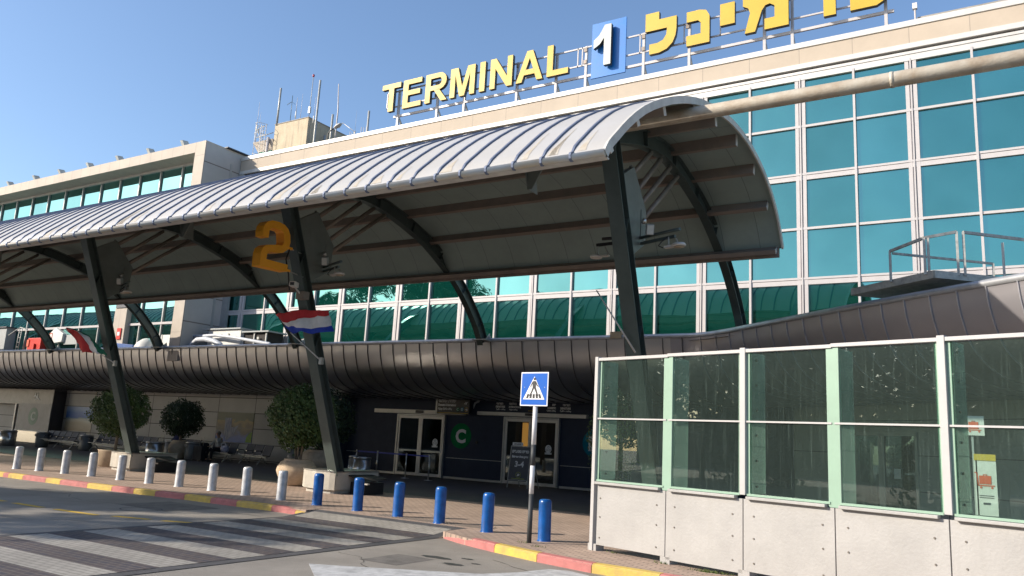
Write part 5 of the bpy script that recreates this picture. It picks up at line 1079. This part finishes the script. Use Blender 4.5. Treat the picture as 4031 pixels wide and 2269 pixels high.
o = MB().lathe([(0.30, 0), (0.45, 0.25), (0.62, 0.55), (0.62, 0.75), (0.4, 0.92), (0.44, 0.97), (0.36, 0.97), (0.01, 0.9)], -24.6, 25.2, 28).build("clay_jar", clay); tag(o, "large empty sand-coloured jar in the shade behind the darker round tree", "jar")

# ================================================================== BINS, SEATS, LUGGAGE, PEOPLE
def bin_(x, y, r, h, mat, lab, slot=True):
    t = thing("litter_bin", (x, y, 0), lab, "litter bin", "litter bins along the pavement")
    MB().lathe([(r*.95, 0.03), (r, 0.05), (r, h-0.04)], x, y, 24).build("body", mat, t); MB().lathe([(r*1.03, h-0.05), (r*1.03, h), (r*.85, h+0.01), (r*.8, h-0.03), (0.01, h-0.03)], x, y, 24).build("rim", stainless, t); MB().lathe([(r*.9, 0), (r*.9, 0.05)], x, y, 20).build("foot_ring", blackmat, t)
    if slot: MB().box(x-r*.55, x+r*.2, y-r*1.02, y-r*.7, h-0.24, h-0.10).build("slot", blackmat, t)
ribbed = M("ribbed_grey_bin", (0.17, 0.17, 0.165), 0.5, metal=0.3, stretch=(30, 30, 0.5), vs=3)
bin_(-34.3, 23.9, 0.40, 0.76, stainless, "shiny steel bin right of the third column's planter", False)
bin_(-34.75, 25.1, 0.30, 0.82, ribbed, "ribbed grey bin behind the shiny steel bin, in front of the person in blue", False)
bin_(-33.0, 25.0, 0.33, 0.84, ribbed, "ribbed grey bin with a slot, right of the tapering clay pot")
bin_(-20.3, 22.7, 0.33, 0.82, stainless, "steel bin right of the foot of the column with the orange 2", False)
bin_(-21.0, 23.0, 0.17, 0.84, stainless, "narrow steel ash bin just left of the steel bin by the column", False)
bin_(-46.3, 23.3, 0.40, 0.80, stainless, "steel bin at the far left in front of the lobby door", False)
bin_(-45.3, 24.6, 0.33, 0.80, ribbed, "ribbed grey bin left of the longest row of seats")
bin_(-41.6, 24.9, 0.33, 0.80, ribbed, "ribbed grey bin between the two left rows of seats")
bin_(-27.2, 26.0, 0.36, 0.92, ribbed, "grey bin with a dark slot right of the round tree stems")
def bench(x0, y, n, lab, pitch=0.60, rot=0):
    t = thing("seat_row", (x0, y, 0), lab, "seats", "rows of black waiting seats")
    for i in range(n):
        a, b = x0+i*pitch+0.03, x0+(i+1)*pitch-0.03
        s_ = MB().prism([(a, y, 0.44), (a, y+0.42, 0.40), (a, y+0.45, 0.43), (a, y+0.02, 0.475)], (b-a, 0, 0)).build("seat", charcoal, t)
        MB().prism([(a, y+0.42, 0.46), (a, y+0.60, 0.92), (a, y+0.63, 0.91), (a, y+0.45, 0.44)], (b-a, 0, 0)).build("backrest", charcoal, s_, bevel=0.008)
        MB().box(a, b, y-0.005, y+0.02, 0.43, 0.455).build("seat_edge", galv, s_)
        MB().tube([(a-0.03, y+0.05, 0.46), (a-0.03, y+0.08, 0.63), (a-0.03, y+0.40, 0.64), (a-0.03, y+0.48, 0.55)], 0.015, 6).build("armrest", blackmat, s_)
        MB().disc((a-0.03, y+0.06, 0.62), (0, -1, 0), 0.02, 0.01, 8).build("arm_cap", stainless, s_)
    L_ = n*pitch; MB().box(x0, x0+L_, y+0.2, y+0.27, 0.34, 0.40).build("beam", galv, t)
    for k in range(2 if n < 5 else 3):
        xx = x0+0.3+k*(L_-0.6)/(1 if n < 5 else 2); MB().tube([(xx, y+0.23, 0.36), (xx-0.02, y-0.02, 0.03)], 0.025, 6).build("leg", galv, t); MB().tube([(xx, y+0.23, 0.36), (xx, y+0.50, 0.03)], 0.025, 6).build("leg", galv, t)
bench(-45.4, 24.35, 6, "longest row of black seats, below the beach poster")
bench(-41.2, 24.75, 4, "row of black seats behind the third column, right of the ribbed bin")
bench(-38.7, 25.3, 3, "short row of black seats just right of the third column's foot")
bench(-36.75, 25.9, 4, "row of black seats half hidden behind the small dark round tree")
bench(-32.45, 25.15, 3, "row of seats where the man in white sits")
bench(-30.45, 25.45, 3, "empty row of three black seats right of the man in white")
def rolling_case(x, y, w, h, mat, lab, hh):
    t = thing("suitcase", (x, y, 0), lab, "suitcase"); MB().box(x-w/2, x+w/2, y-0.13, y+0.13, 0.05, h).build("case_body", mat, t, bevel=0.03)
    for dx in (-w*.4, w*.4): MB().disc((x+dx, y-0.14, 0.04), (0, -1, 0), 0.035, 0.05, 12).build("wheel", blackmat, t)
    MB().tube([(x-0.12, y+0.08, h), (x-0.12, y+0.08, hh), (x+0.12, y+0.08, hh), (x+0.12, y+0.08, h)], 0.014, 8).build("handle", stainless, t)
rolling_case(-32.15, 24.75, 0.62, 0.70, fabricblack, "large dark suitcase with its handle up, right of the slotted bin", 1.10)
rolling_case(-37.3, 26.3, 0.42, 0.66, fabricblack, "suitcase whose raised handle shows left of the person in blue", 1.08)

def skinmesh(name, chains, mat, parent, sub=2):
    """one continuous body surface grown on a jointed skeleton"""
    verts, edges, radii, idx = [], [], [], {}
    for ch in chains:
        prev = None
        for key, p, r in ch:
            if key not in idx: idx[key] = len(verts); verts.append(Vector(p)); radii.append(r)
            if prev is not None and (prev, idx[key]) not in edges: edges.append((prev, idx[key]))
            prev = idx[key]
    off = worldpos(parent); me = bpy.data.meshes.new(name); me.from_pydata([v-off for v in verts], edges, []); me.materials.append(mat)
    o = bpy.data.objects.new(name, me); COL.objects.link(o); o.parent = parent
    sk = o.modifiers.new("skin", 'SKIN'); sk.use_smooth_shade = True
    for i, sv in enumerate(me.skin_vertices[0].data): r = radii[i]; sv.radius = (r, r) if not isinstance(r, tuple) else r
    me.skin_vertices[0].data[0].use_root = True
    s2 = o.modifiers.new("sub", 'SUBSURF'); s2.levels = sub; s2.render_levels = sub; return o
def hand(w, d, side, palm, parent, mat, nm):
    """wrist position w, pointing direction d: palm, four curled fingers and a thumb as one skin"""
    w, d, side = Vector(w), Vector(d).normalized(), Vector(side).normalized(); n = d.cross(side)
    ch = [[(nm+'w', w, 0.026), (nm+'p', w+d*0.05, (0.036, 0.018)), (nm+'k', w+d*0.085, (0.036, 0.015))]]
    for i, L_ in enumerate((0.068, 0.078, 0.072, 0.055)):
        b = w+d*0.085+side*(0.027-0.018*i); ch.append([(nm+'k', w+d*0.085, 0.02), (nm+'f%d' % i, b+d*0.012, 0.009), (nm+'g%d' % i, b+d*(L_*0.6)+n*0.012, 0.0085), (nm+'h%d' % i, b+d*(L_*0.85)+n*0.035, 0.007)])
    ch.append([(nm+'p', w+d*0.05, 0.02), (nm+'t', w+d*0.045+side*0.042, 0.011), (nm+'u', w+d*0.075+side*0.058+n*0.012, 0.009)])
    return ch
def seated_person(x, y, lab, top, bottomM, hairM, lean, headturn, armup, zs=0.46):
    P = thing("person", (x, y+0.3, 0), lab, "person"); Z = zs
    hip = Vector((x, y+0.33, Z+0.11)); chest = hip+Vector((lean*0.6, 0.06, 0.34)); neck = hip+Vector((lean, 0.08, 0.54)); head = neck+Vector((headturn*0.04, -0.03, 0.17))
    def V(a, b, c): return hip+Vector((a, b, c))
    kneeL, kneeR = Vector((x-0.13, y-0.12, Z+0.09)), Vector((x+0.13, y-0.10, Z+0.09)); ankL, ankR = Vector((x-0.15, y-0.16, 0.08)), Vector((x+0.14, y-0.14, 0.08))
    shL, shR = neck+Vector((-0.17, 0, -0.06)), neck+Vector((0.17, 0, -0.06))
    if armup: elL, wrL = shL+Vector((-0.16, -0.1, -0.22)), shL+Vector((-0.10, -0.28, -0.36)); elR, wrR = shR+Vector((0.05, -0.24, -0.16)), head+Vector((0.09, -0.11, -0.10))
    else: elL, wrL = shL+Vector((-0.08, -0.08, -0.27)), shL+Vector((0.0, -0.28, -0.40)); elR, wrR = shR+Vector((0.08, -0.08, -0.27)), shR+Vector((0.0, -0.28, -0.40))
    body = [[('hip', hip, (0.15, 0.11)), ('waist', hip.lerp(chest, .5), (0.135, 0.10)), ('chest', chest, (0.16, 0.11)), ('neck', neck, 0.055), ('chin', neck+Vector((0, -0.02, .07)), 0.055), ('head', head, (0.085, 0.10)), ('crown', head+Vector((0, 0.01, .09)), 0.06)],
            [('head', head, 0.085), ('nose', head+Vector((headturn*.05, -0.105, -0.01)), 0.016)],
            [('chest', chest, .12), ('shL', shL, 0.06), ('elL', elL, 0.043), ('wrL', wrL, 0.028)], [('chest', chest, .12), ('shR', shR, 0.06), ('elR', elR, 0.043), ('wrR', wrR, 0.028)],
            [('hip', hip, .12), ('tL', V(-.09, -.05, -.02), 0.085), ('kL', kneeL, 0.058), ('aL', ankL, 0.042), ('footL', ankL+Vector((0, -.16, -.04)), 0.035)], [('hip', hip, .12), ('tR', V(.09, -.05, -.02), 0.085), ('kR', kneeR, 0.058), ('aR', ankR, 0.042), ('footR', ankR+Vector((0, -.16, -.04)), 0.035)]]
    body += [c if i else [('wrL', wrL, .026)]+c[1:] for i, c in enumerate(hand(wrL, (0.3, -1, -.2), (1, .3, 0), 0, P, skin, 'L'))]; body += [c if i else [('wrR', wrR, .026)]+c[1:] for i, c in enumerate(hand(wrR, (-0.3, -.2, 1) if armup else (-0.3, -1, -.2), (-1, 0, -.3), 0, P, skin, 'R'))]
    skinmesh("body", body, skin, P)
    skinmesh("shirt", [[('w', hip+Vector((0, 0, .02)), (0.17, 0.13)), ('m', hip.lerp(chest, .5), (0.16, 0.125)), ('c', chest, (0.18, 0.13)), ('n', neck+Vector((0, 0, -.05)), 0.085)], [('c', chest, .15), ('sL', shL, .08), ('eL', elL, .062), ('uL', elL.lerp(wrL, .8), .042)], [('c', chest, .15), ('sR', shR, .08), ('eR', elR, .062), ('uR', elR.lerp(wrR, .8), .042)]], top, P)
    skinmesh("trousers", [[('h', hip, (0.17, 0.13)), ('tL', V(-.09, -.05, -.02), .10), ('kL', kneeL, .075), ('aL', ankL+Vector((0, 0, .04)), .06)], [('h', hip, .15), ('tR', V(.09, -.05, -.02), .10), ('kR', kneeR, .075), ('aR', ankR+Vector((0, 0, .04)), .06)]], bottomM, P)
    mb = MB(); mb.lathe([(0.085, -0.03), (0.10, 0.02), (0.098, 0.07), (0.07, 0.115), (0.02, 0.13)], head.x, head.y+0.022, 16, head.z); mb.build("hair", hairM, P)
    mb = MB(); [mb.disc((head.x+s_*0.033+headturn*.02, head.y-0.088, head.z+0.012), (0, -1, 0), 0.011, 0.006, 8) for s_ in (-1, 1)]; mb.build("eyes", signblack, P)
    mb = MB(); mb.box(head.x-0.022, head.x+0.022, head.y-0.094, head.y-0.088, head.z-0.052, head.z-0.045); mb.build("mouth", M("lips", (0.28, 0.11, 0.09), 0.6), P)
    mb = MB(); [mb.box(a.x-0.045, a.x+0.045, a.y-0.19, a.y+0.06, 0.0, 0.085) for a in (ankL, ankR)]
    mb.bm.free()
    for a in (ankL, ankR): MB().box(a.x-0.045, a.x+0.045, a.y-0.2, a.y+0.06, 0.0, 0.09).build("shoe", blackmat, P, bevel=0.03)
    return P
seated_person(-31.85, 25.2, "person in a white shirt slumped sideways on a seat, hand to the face", fabricwhite, fabricblack, hairgrey, -0.10, -1, True)
seated_person(-36.05, 25.95, "person with dark curly hair in a dark blue top, sitting behind the ribbed bin", fabricblue, fabricblack, hairdark, 0.0, -1, False)
t = thing("carrier_bag", (-31.0, 25.3, 0.47), "white and blue patterned bag on the seat beside the man in white", "bag")
mb = MB(); mb.lathe([(0.17, 0), (0.24, 0.08), (0.25, 0.2), (0.17, 0.30), (0.02, 0.31)], 0, 0, 14); bmesh.ops.transform(mb.bm, matrix=Matrix.Translation((-31.15, 25.35, 0.47)) @ Matrix.Scale(0.6, 4, (0, 1, 0)), verts=mb.bm.verts); mb.build("bag_body", M("bag_print", (0.55, 0.56, 0.62), 0.7, vs=7, col2=(0.02, 0.03, 0.18)), t)
MB().tube([(-31.32, 25.3, 0.7), (-31.28, 25.25, 0.88), (-31.05, 25.25, 0.90), (-30.95, 25.3, 0.7)], 0.02, 8).build("bag_handle", flagwhite, t)
t = thing("rucksack", (-32.6, 25.3, 0.47), "black rucksack leaning on the seat left of the man in white", "bag"); MB().box(-32.85, -32.4, 25.2, 25.5, 0.47, 0.85).build("bag_body", fabricblack, t, bevel=0.09); MB().tube([(-32.7, 25.2, 0.5), (-32.75, 25.12, 0.68), (-32.7, 25.2, 0.82)], 0.02, 6).build("strap", charcoal, t)

# belt posts
def stanchion(x, y, lab, nx=None):
    t = thing("belt_post", (x, y, 0), lab, "barrier post", "chrome belt posts before the left entrance")
    MB().lathe([(0.17, 0), (0.17, 0.015), (0.03, 0.035), (0.03, 0.05)], x, y, 20).build("base_plate", stainless, t); MB().tube([(x, y, 0.03), (x, y, 0.98)], 0.03, 12).build("tube", stainless, t); MB().lathe([(0.035, 0.90), (0.035, 0.99), (0.02, 1.0)], x, y, 12).build("belt_head", stainless, t)
    if nx: MB().prism([(x+0.03, y, 0.905), (nx[0]-0.03, nx[1], 0.905), (nx[0]-0.03, nx[1], 0.96), (x+0.03, y, 0.96)], (0, 0.004, 0)).build("belt", beltblue, t)
sp_ = [(-23.75, 26.2), (-22.5, 26.1), (-20.8, 25.9), (-19.55, 25.8)]
for i, lab in enumerate(("leftmost chrome belt post, behind the steel bin", "second chrome belt post from the left", "third chrome belt post, in front of the left door leaf", "rightmost chrome belt post, in front of the right door leaf")):
    stanchion(*sp_[i], lab, sp_[i+1] if i < 3 else None)
# A-frame board
t = thing("a_frame_board", (-15.6, 26.3, 0), "dark A-frame board reading 3-4 with an arrow, before the right entrance", "sign board")
TA = Matrix.Translation((-15.65, 26.09, 0)) @ Matrix.Rotation(rad(4), 4, 'Z') @ Matrix.Rotation(rad(-8), 4, 'X')
MB().box(-0.40, 0.40, 0, 0.02, 0.30, 1.52, TA).build("board", M("board_face", (0.055, 0.06, 0.075), 0.45), t)
mb = MB(); [mb.box(a, b, -0.01, 0.03, c, d, TA) for a, b, c, d in ((-0.43, -0.40, 0, 1.55), (0.40, 0.43, 0, 1.55), (-0.43, 0.43, 1.52, 1.55), (-0.43, 0.43, 0.28, 0.30))]; mb.build("front_frame", galv, t)
mb = MB(); mb.bar((-16.0, 26.35, 1.45), (-16.05, 26.95, 0), 0.03, 0.03); mb.bar((-15.25, 26.4, 1.45), (-15.2, 26.95, 0), 0.03, 0.03); mb.build("rear_legs", galv, t)
MB().box(-0.38, 0.06, 0, 0.01, 1.56, 1.68, TA).build("top_plate", letterwhite, t)
mb = MB()
def tt(s_, x, z, h, al='c', fit=None): text_bm(mb, s_, (x, -0.006, z), (1, 0, 0), (0, 0, 1), h, 0.003, 0.01, al, fit)
tt(REV("כניסה משערים"), 0, 1.30, 0.10, 'c', 0.70); tt("Entrance from gates", 0, 1.12, 0.07, 'c', 0.68); tt("3-4", 0.0, 0.78, 0.20, 'c', 0.38); tt("←", 0, 0.455, 0.07, 'c', 0.12)
bmesh.ops.transform(mb.bm, matrix=TA, verts=mb.bm.verts); mb.build("board_text", letterwhite, t, fix=False)
mb = MB()
for k in range(24):
    t0, t1 = 2*PI*k/24, 2*PI*(k+1)/24; mb.quad(*[(q*math.cos(w), -0.008, 0.48+q*math.sin(w)) for q, w in ((0.11, t0), (0.11, t1), (0.095, t1), (0.095, t0))])
mb.box(-0.27, 0.27, -0.008, -0.004, 0.33, 0.355); bmesh.ops.transform(mb.bm, matrix=TA, verts=mb.bm.verts); mb.build("lime_ring_and_line", greenband, t)
mb = MB(); text_bm(mb, REV("למחלקת טיסות"), (-0.16, -0.006, 1.59), (1, 0, 0), (0, 0, 1), 0.05, 0.002, 0.004, 'c', 0.3); bmesh.ops.transform(mb.bm, matrix=TA, verts=mb.bm.verts); mb.build("plate_text", charcoal, t, fix=False)

# ================================================================== PLANT ON THE ROOF TERRACE
def rt(name, lab, cat, loc, parts, grp=None):
    t = thing(name, loc, lab, cat, grp)
    for mb, nm, mt, bv in parts: mb.build(nm, mt, t, bevel=bv)
    return t
z0 = 5.09
t = rt("air_handling_unit", "large white air-handling unit with open dark side, on the terrace", "air unit", (-31, 25.4, z0), [
    (MB().box(-32.9, -30.55, 25.0, 26.1, z0, 6.2), "casing", whiteunit, .01), (MB().prism([(-33.2, 24.9, 6.2), (-30.5, 24.9, 6.2), (-30.5, 26.2, 6.2), (-33.2, 26.2, 6.2)], (0, 0, 0.06)), "lid", greyunit, .005)])
MB().box(-30.55, -28.9, 25.15, 26.1, z0, 6.02).build("open_bay", interior, t); MB().box(-30.5, -28.7, 25.0, 26.15, 6.03, 6.09).build("bay_lid", greyunit, t)
mb = MB(); [mb.box(x-0.025, x+0.025, 25.08, 25.14, z0, 6.03) for x in (-30.5, -29.72, -28.92)]; mb.box(-30.5, -28.9, 25.08, 25.14, 5.42, 5.47); mb.build("bay_frame", whiteunit, t)
mb = MB(); mb.disc((-31.9, 24.99, 5.95), (0, -1, 0), 0.05, 0.03, 10); mb.disc((-31.4, 24.99, 5.97), (0, -1, 0), 0.05, 0.03, 10); mb.disc((-29.4, 25.06, 5.75), (0, -1, 0), 0.07, 0.02, 12); mb.build("gauges", galv, t)
t = thing("insulated_pipe", (-33, 24.7, z0), "thin pale pipe running past the white unit on the terrace", "pipe"); MB().tube([(-35.0, 24.75, 5.86), (-32.0, 24.75, 5.90), (-30.6, 24.7, 5.75), (-28.2, 24.7, 5.42), (-28.0, 24.7, 5.1)], 0.075, 12).build("pipe_run", pipewhite, t); MB().tube([(-34.6, 24.75, 5.8), (-34.6, 24.75, z0)], 0.05, 8).build("stand", galv, t)
t = thing("insulated_elbow_pipe", (-33, 24.5, z0), "fat pale bent pipe rising and dipping before the white unit", "pipe"); MB().tube([(-33.7, 24.5, 5.1), (-33.35, 24.5, 5.45), (-33.0, 24.5, 5.66), (-32.4, 24.5, 5.68), (-31.8, 24.5, 5.58), (-31.3, 24.5, 5.40), (-31.1, 24.5, 5.1)], 0.13, 14).build("pipe_run", pipewhite, t)
t = thing("valve_wheel", (-34.2, 24.4, 5.45), "black spoked valve handwheel at the foot of the pale pipes", "valve wheel"); mb = MB(); mb.tube([(-34.2+0.17*math.cos(a), 24.4, 5.47+0.12*math.sin(a)) for a in [2*PI*i/18 for i in range(19)]], 0.018, 6); [mb.tube([(-34.2, 24.4, 5.47), (-34.2+0.17*math.cos(a), 24.4, 5.47+0.12*math.sin(a))], 0.012, 5) for a in (0.3, 1.8, 3.5, 5.0)]; mb.build("wheel_rim", blackmat, t); MB().tube([(-34.2, 24.4, 5.47), (-34.2, 24.6, 5.3), (-34.2, 24.6, 5.09)], 0.02, 6).build("stem", galv, t)
t = thing("metal_duct", (-36.4, 25.3, z0), "pale square-edged metal duct with a dark end face left of the white unit", "duct"); MB().box(-37.2, -35.85, 25.0, 26, z0, 6.05).build("duct_body", whiteunit, t, bevel=0.02); MB().box(-35.85, -35.2, 25.1, 26, z0, 5.98).build("dark_end", greyunit, t); MB().box(-36.53, -36.47, 24.98, 26.02, z0, 6.07).build("flange", galv, t)
t = thing("roof_dome", (-37.6, 24.9, z0), "white round-topped cowl behind the foot of a curved rib", "cowl"); MB().lathe([(0.62, 0), (0.60, 0.25), (0.45, 0.55), (0.22, 0.75), (0.02, 0.82)], -37.75, 25.0, 24, z0).build("cowl_shell", whiteunit, t)
t = thing("duct_riser", (-40, 24.9, z0), "tall pale duct riser with a red sign on the terrace", "duct"); MB().box(-40.5, -39.45, 24.75, 25.2, z0, 7.55).build("riser", concrete, t); MB().box(-40.4, -39.3, 24.7, 25.2, 7.55, 8.05).build("dark_head", charcoal, t)
MB().box(-40.0, -39.65, 24.70, 24.73, 5.85, 6.45).build("red_sign", redbox, t); MB().box(-39.93, -39.72, 24.69, 24.70, 6.05, 6.25).build("sign_plate", letterwhite, t)
o = rt("blue_duct", "sloping dark blue metal box in front of the tall pale riser", "duct", (-39.2, 24.6, z0), [(MB().prism([(-40.2, 24.55, z0), (-38.2, 24.55, z0), (-38.2, 24.55, 5.52), (-40.2, 24.55, 5.68)], (0, 0.5, 0)), "duct_body", bluetarp, .01), (MB().box(-40.0, -39.75, 24.53, 24.55, 5.45, 5.6), "label_plate", letterwhite, 0)])
t = thing("louvred_hood", (-46, 25, z0), "white angular ventilation hood with a red square label", "hood")
MB().prism([(-46.85, 24.8, 6.2), (-46.15, 24.8, 6.68), (-45.3, 24.8, 6.3), (-45.35, 24.8, 5.85), (-46.15, 24.8, 5.78)], (0, 0.9, 0)).build("hood_shell", whiteunit, t, bevel=0.01); MB().box(-45.35, -44.1, 24.95, 25.5, 5.7, 6.25).build("dark_duct", greyunit, t); MB().bar((-46.0, 25.2, 5.8), (-45.6, 25.2, z0), 0.1, 0.1).build("leg", galv, t)
mb = MB(); [mb.box(a, b, 24.785, 24.80, c, d) for a, b, c, d in ((-46.65, -46.35, 6.32, 6.36), (-46.65, -46.35, 6.05, 6.09), (-46.65, -46.61, 6.05, 6.36), (-46.39, -46.35, 6.05, 6.36))]; mb.build("red_square_label", posterred, t)
t = thing("red_cabinet", (-48, 24.9, z0), "bright red hydrant cabinet on the terrace behind the leftmost curved rib", "cabinet"); MB().box(-48.7, -47.3, 24.7, 25.1, z0, 6.1).build("cabinet_body", redbox, t, bevel=0.02); MB().box(-48.0, -47.8, 24.6, 24.7, 5.2, 5.75).build("handle", redbox, t); MB().box(-48.73, -48.5, 24.66, 24.7, 5.6, 6.0).build("label_plate", posterred, t)
t = thing("grey_cabinet", (-52, 24.7, z0), "grey plant cabinet on the terrace at the left edge of the photo", "cabinet"); MB().box(-54.0, -50.9, 24.5, 25.3, z0, 6.75).build("cabinet_body", greyunit, t); MB().box(-54.1, -50.8, 24.4, 25.4, 6.75, 6.82).build("lid", charcoal, t); mb = MB(); [mb.disc((-52.6, 24.49, 5.6+0.3*k), (0, -1, 0), 0.04, 0.02, 8) for k in range(4)]; mb.build("bolts", charcoal, t)
t = thing("terrace_railing", (-49.5, 24.6, z0), "thin galvanised ladder and railing between the grey and red cabinets", "railing")
for a, b in (((-49.75, 24.6, z0), (-49.6, 24.6, 6.75)), ((-49.45, 24.6, z0), (-49.35, 24.6, 6.7)), ((-48.95, 24.6, 5.4), (-48.8, 24.6, 6.6)), ((-49.6, 24.6, 6.75), (-48.75, 24.6, 6.6)), ((-50.8, 24.6, 6.3), (-49.6, 24.6, 6.75))): MB().tube([a, b], 0.025, 6).build("rail", galv, t)
for k in range(5): MB().tube([(-49.72+k*.02, 24.6, 5.3+0.28*k), (-49.42+k*.01, 24.6, 5.3+0.28*k)], 0.014, 5).build("rung", galv, t)
o = tag(MB().box(-11.05, -10.65, 23.9, 24.25, 5.2, 5.42).build("timber_block", M("timber", (0.34, 0.26, 0.16), 0.8)), "small timber block on the terrace edge below the facade", "block")
t = thing("terrace_spotlight", (-26.6, 24.2, 5.3), "white wedge-shaped spotlight on the terrace behind the red, white and blue flag", "spotlight"); MB().prism([(-25.95, 24.3, 5.50), (-25.0, 24.3, 5.62), (-25.75, 24.3, 5.30)], (0, 0.3, 0)).build("lamp_housing", whiteunit, t); MB().tube([(-25.8, 24.4, 5.35), (-25.8, 24.4, 5.09)], 0.03, 6).build("stand", galv, t)
# access gangway with guard rails at upper right
t = thing("access_gangway", (-1.5, 20, 5.6), "galvanised gangway platform with guard rails above the bent fascia", "gangway")
pz = 5.62
deckp = [(-3.05, 19.99, pz), (-2.0, 18.95, pz), (-1.15, 18.45, pz), (0.4, 19.6, pz), (2.2, 21.6, pz), (0.9, 22.9, pz), (-0.5, 21.4, pz)]
deckp = [(-3.0, 19.95, pz), (-1.15, 18.42, pz), (1.6, 20.9, pz), (0.2, 22.9, pz)]
MB().prism(deckp, (0, 0, -0.10)).build("deck", galv, t); 
for a, b in zip(deckp, deckp[1:]+deckp[:1]): MB().bar((a[0], a[1], pz-0.02), (b[0], b[1], pz-0.02), 0.04, 0.16).build("edge_beam", galv, t)
pA = Vector((-2.05, 19.1, pz)); pB = Vector((-1.32, 18.52, pz)); pC = Vector((-0.72, 18.80, pz)); pC2 = Vector((-0.60, 18.88, pz)); pD = Vector((0.1, 19.55, pz)); pE = Vector((1.2, 20.6, pz)); up = Vector((0, 0, 0.74))
for p, h in ((pA, .70), (pB, .80), (pB+Vector((.07, .03, 0)), .80), (pC, .95), (pC2, .95), (pD, .82), (pE, .9)): MB().bar(p, p+Vector((0, 0, h)), 0.06, 0.05).build("post", galv, t)
MB().bar(pA+Vector((0, 0, .70)), pB+Vector((0, 0, .80)), 0.05, 0.06).build("rail", galv, t); MB().bar(pB+Vector((0, 0, .80)), pC+Vector((0, 0, .95)), 0.05, 0.06).build("rail", galv, t); MB().bar(pC2+Vector((0, 0, .95)), pE+Vector((0, 0, .95)), 0.05, 0.06).build("rail", galv, t)
q1 = Vector((-2.0, 19.15, pz+0.66)); MB().bar(q1, q1+Vector((1.9, 1.7, 0.0)), 0.04, 0.05).build("rail", galv, t); MB().bar(q1+Vector((1.9, 1.7, 0.0)), q1+Vector((1.9, 1.7, -0.66)), 0.06, 0.05).build("post", galv, t)
for i, x in enumerate((-3.0, -2.75)): pass
t = thing("wall_lamp", (-17.2, 28.1, 0), "tiny dark wall fitting right of the green C badge", "wall fitting"); MB().box(-18.98, -18.90, 28.12, WY2, 1.52, 1.62).build("fitting", blackmat, t)

# ================================================================== WEEDS AT THE KERB
mb = MB(); rnd = random.Random(4)
for x0, y0, n in ((-3.75, 11.80, 260), (-4.6, 12.05, 40), (-6.75, 12.05, 24), (-7.25, 12.33, 16), (-5.6, 12.5, 20)):
    for _ in range(n):
        x, y = x0+rnd.gauss(0, .16 if n > 100 else .07), y0+rnd.gauss(0, .03); a = rnd.uniform(0, 6.28); h = rnd.uniform(.015, .05); w = .006
        mb._f([mb.bm.verts.new(v) for v in ((x-w*math.cos(a), y-w*math.sin(a), 0), (x+w*math.cos(a), y+w*math.sin(a), 0), (x+rnd.gauss(0, .015), y+rnd.gauss(0, .015), h))])
o = mb.build("kerb_weeds", grassmat, fix=False); struct(o, "stuff"); tag(o, "sparse green weeds in the joint under the glass screen", "weeds")

# ================================================================== BEHIND THE CAMERA (seen only in glass and as shade)
def tall_tree(x, y, h, R, lab, seed, mat=leafC, n=9000, trunk=0.22):
    t = thing("roadside_tree", (x, y, RZ), lab, "tree", "tall trees across the road")
    rnd = random.Random(seed); big = None; mb = MB()
    for k in range(9):
        c = (x+rnd.gauss(0, R*.42), y+rnd.gauss(0, R*.42), h-R*0.9+rnd.gauss(0, R*.42)); r = R*rnd.uniform(.35, .6); m2 = leaves(n//9, c, r, 0.40, (1, 1, .8), .35, seed*10+k, .3)
        for f in m2.bm.faces: mb._f([mb.bm.verts.new(v.co) for v in f.verts])
        m2.bm.free()
    mb.build("crown", mat, t, fix=False)
    mb = MB(); mb.tube([(x, y, RZ), (x+.1, y, h*.35), (x, y+.1, h*.7)], [trunk, trunk*.8, trunk*.45], 10)
    for k in range(6): a = k*1.05; mb.tube([(x, y, h*.4+.1*k), (x+R*.5*math.cos(a), y+R*.5*math.sin(a), h-R*.8)], [trunk*.45, .04], 7)
    mb.build("trunk", bark, t)
tall_tree(-33.5, -3.5, 13.0, 3.8, "tall leafy tree across the road, mirrored in the terminal glass", 31)
tall_tree(-42, -9.0, 12.5, 3.8, "bushy tree across the road whose shade falls on the lane", 37)
for i, (x, y, h, r) in enumerate(((-58, -25, 22, 6.5), (-68, -22, 23, 7), (-52, -30, 20, 6), (-80, -26, 22, 7))):
    tall_tree(x, y, h, r, "one of the tallest trees far across the road, mirrored dark green in the lower glass", 70+i, leafC, 16000, 0.35)

belt = [(-14, -10, 5.5), (-19, -12, 6.5), (-25, -13, 6.5), (-31, -12, 6), (-38, -15, 8), (-48, -15, 7.5), (-33, -17, 6.5), (-20, -16, 7), (-9, -17, 6.2), (-1, -18, 7.2), (6, -17, 6.5), (-52, -20, 9), (-44, -27, 11), (-37, -22, 8), (-29, -29, 12), (-22, -24, 9), (-16, -30, 10), (-10, -23, 8.5), (-4, -29, 11.5), (2, -25, 9), (8, -31, 10), (14, -24, 8)]
for i, (x, y, h) in enumerate(belt):
    tall_tree(x, y, h+2.0, 4.2, "one of the trees in the row beyond the road, seen only mirrored in glass", 50+i, leafB, 4200, 0.18)
t = thing("low_building", (-10, -42, RZ), "plain long low building far behind the trees, seen only as a reflection", "building")
MB().box(-80, 50, -46, -38, RZ, 5.0).build("walls", M("far_brown_wall", (0.10, 0.085, 0.07), 0.8), t); MB().box(-80.2, 50.2, -46.2, -37.8, 5.0, 5.4).build("roof_slab", plainconc, t)
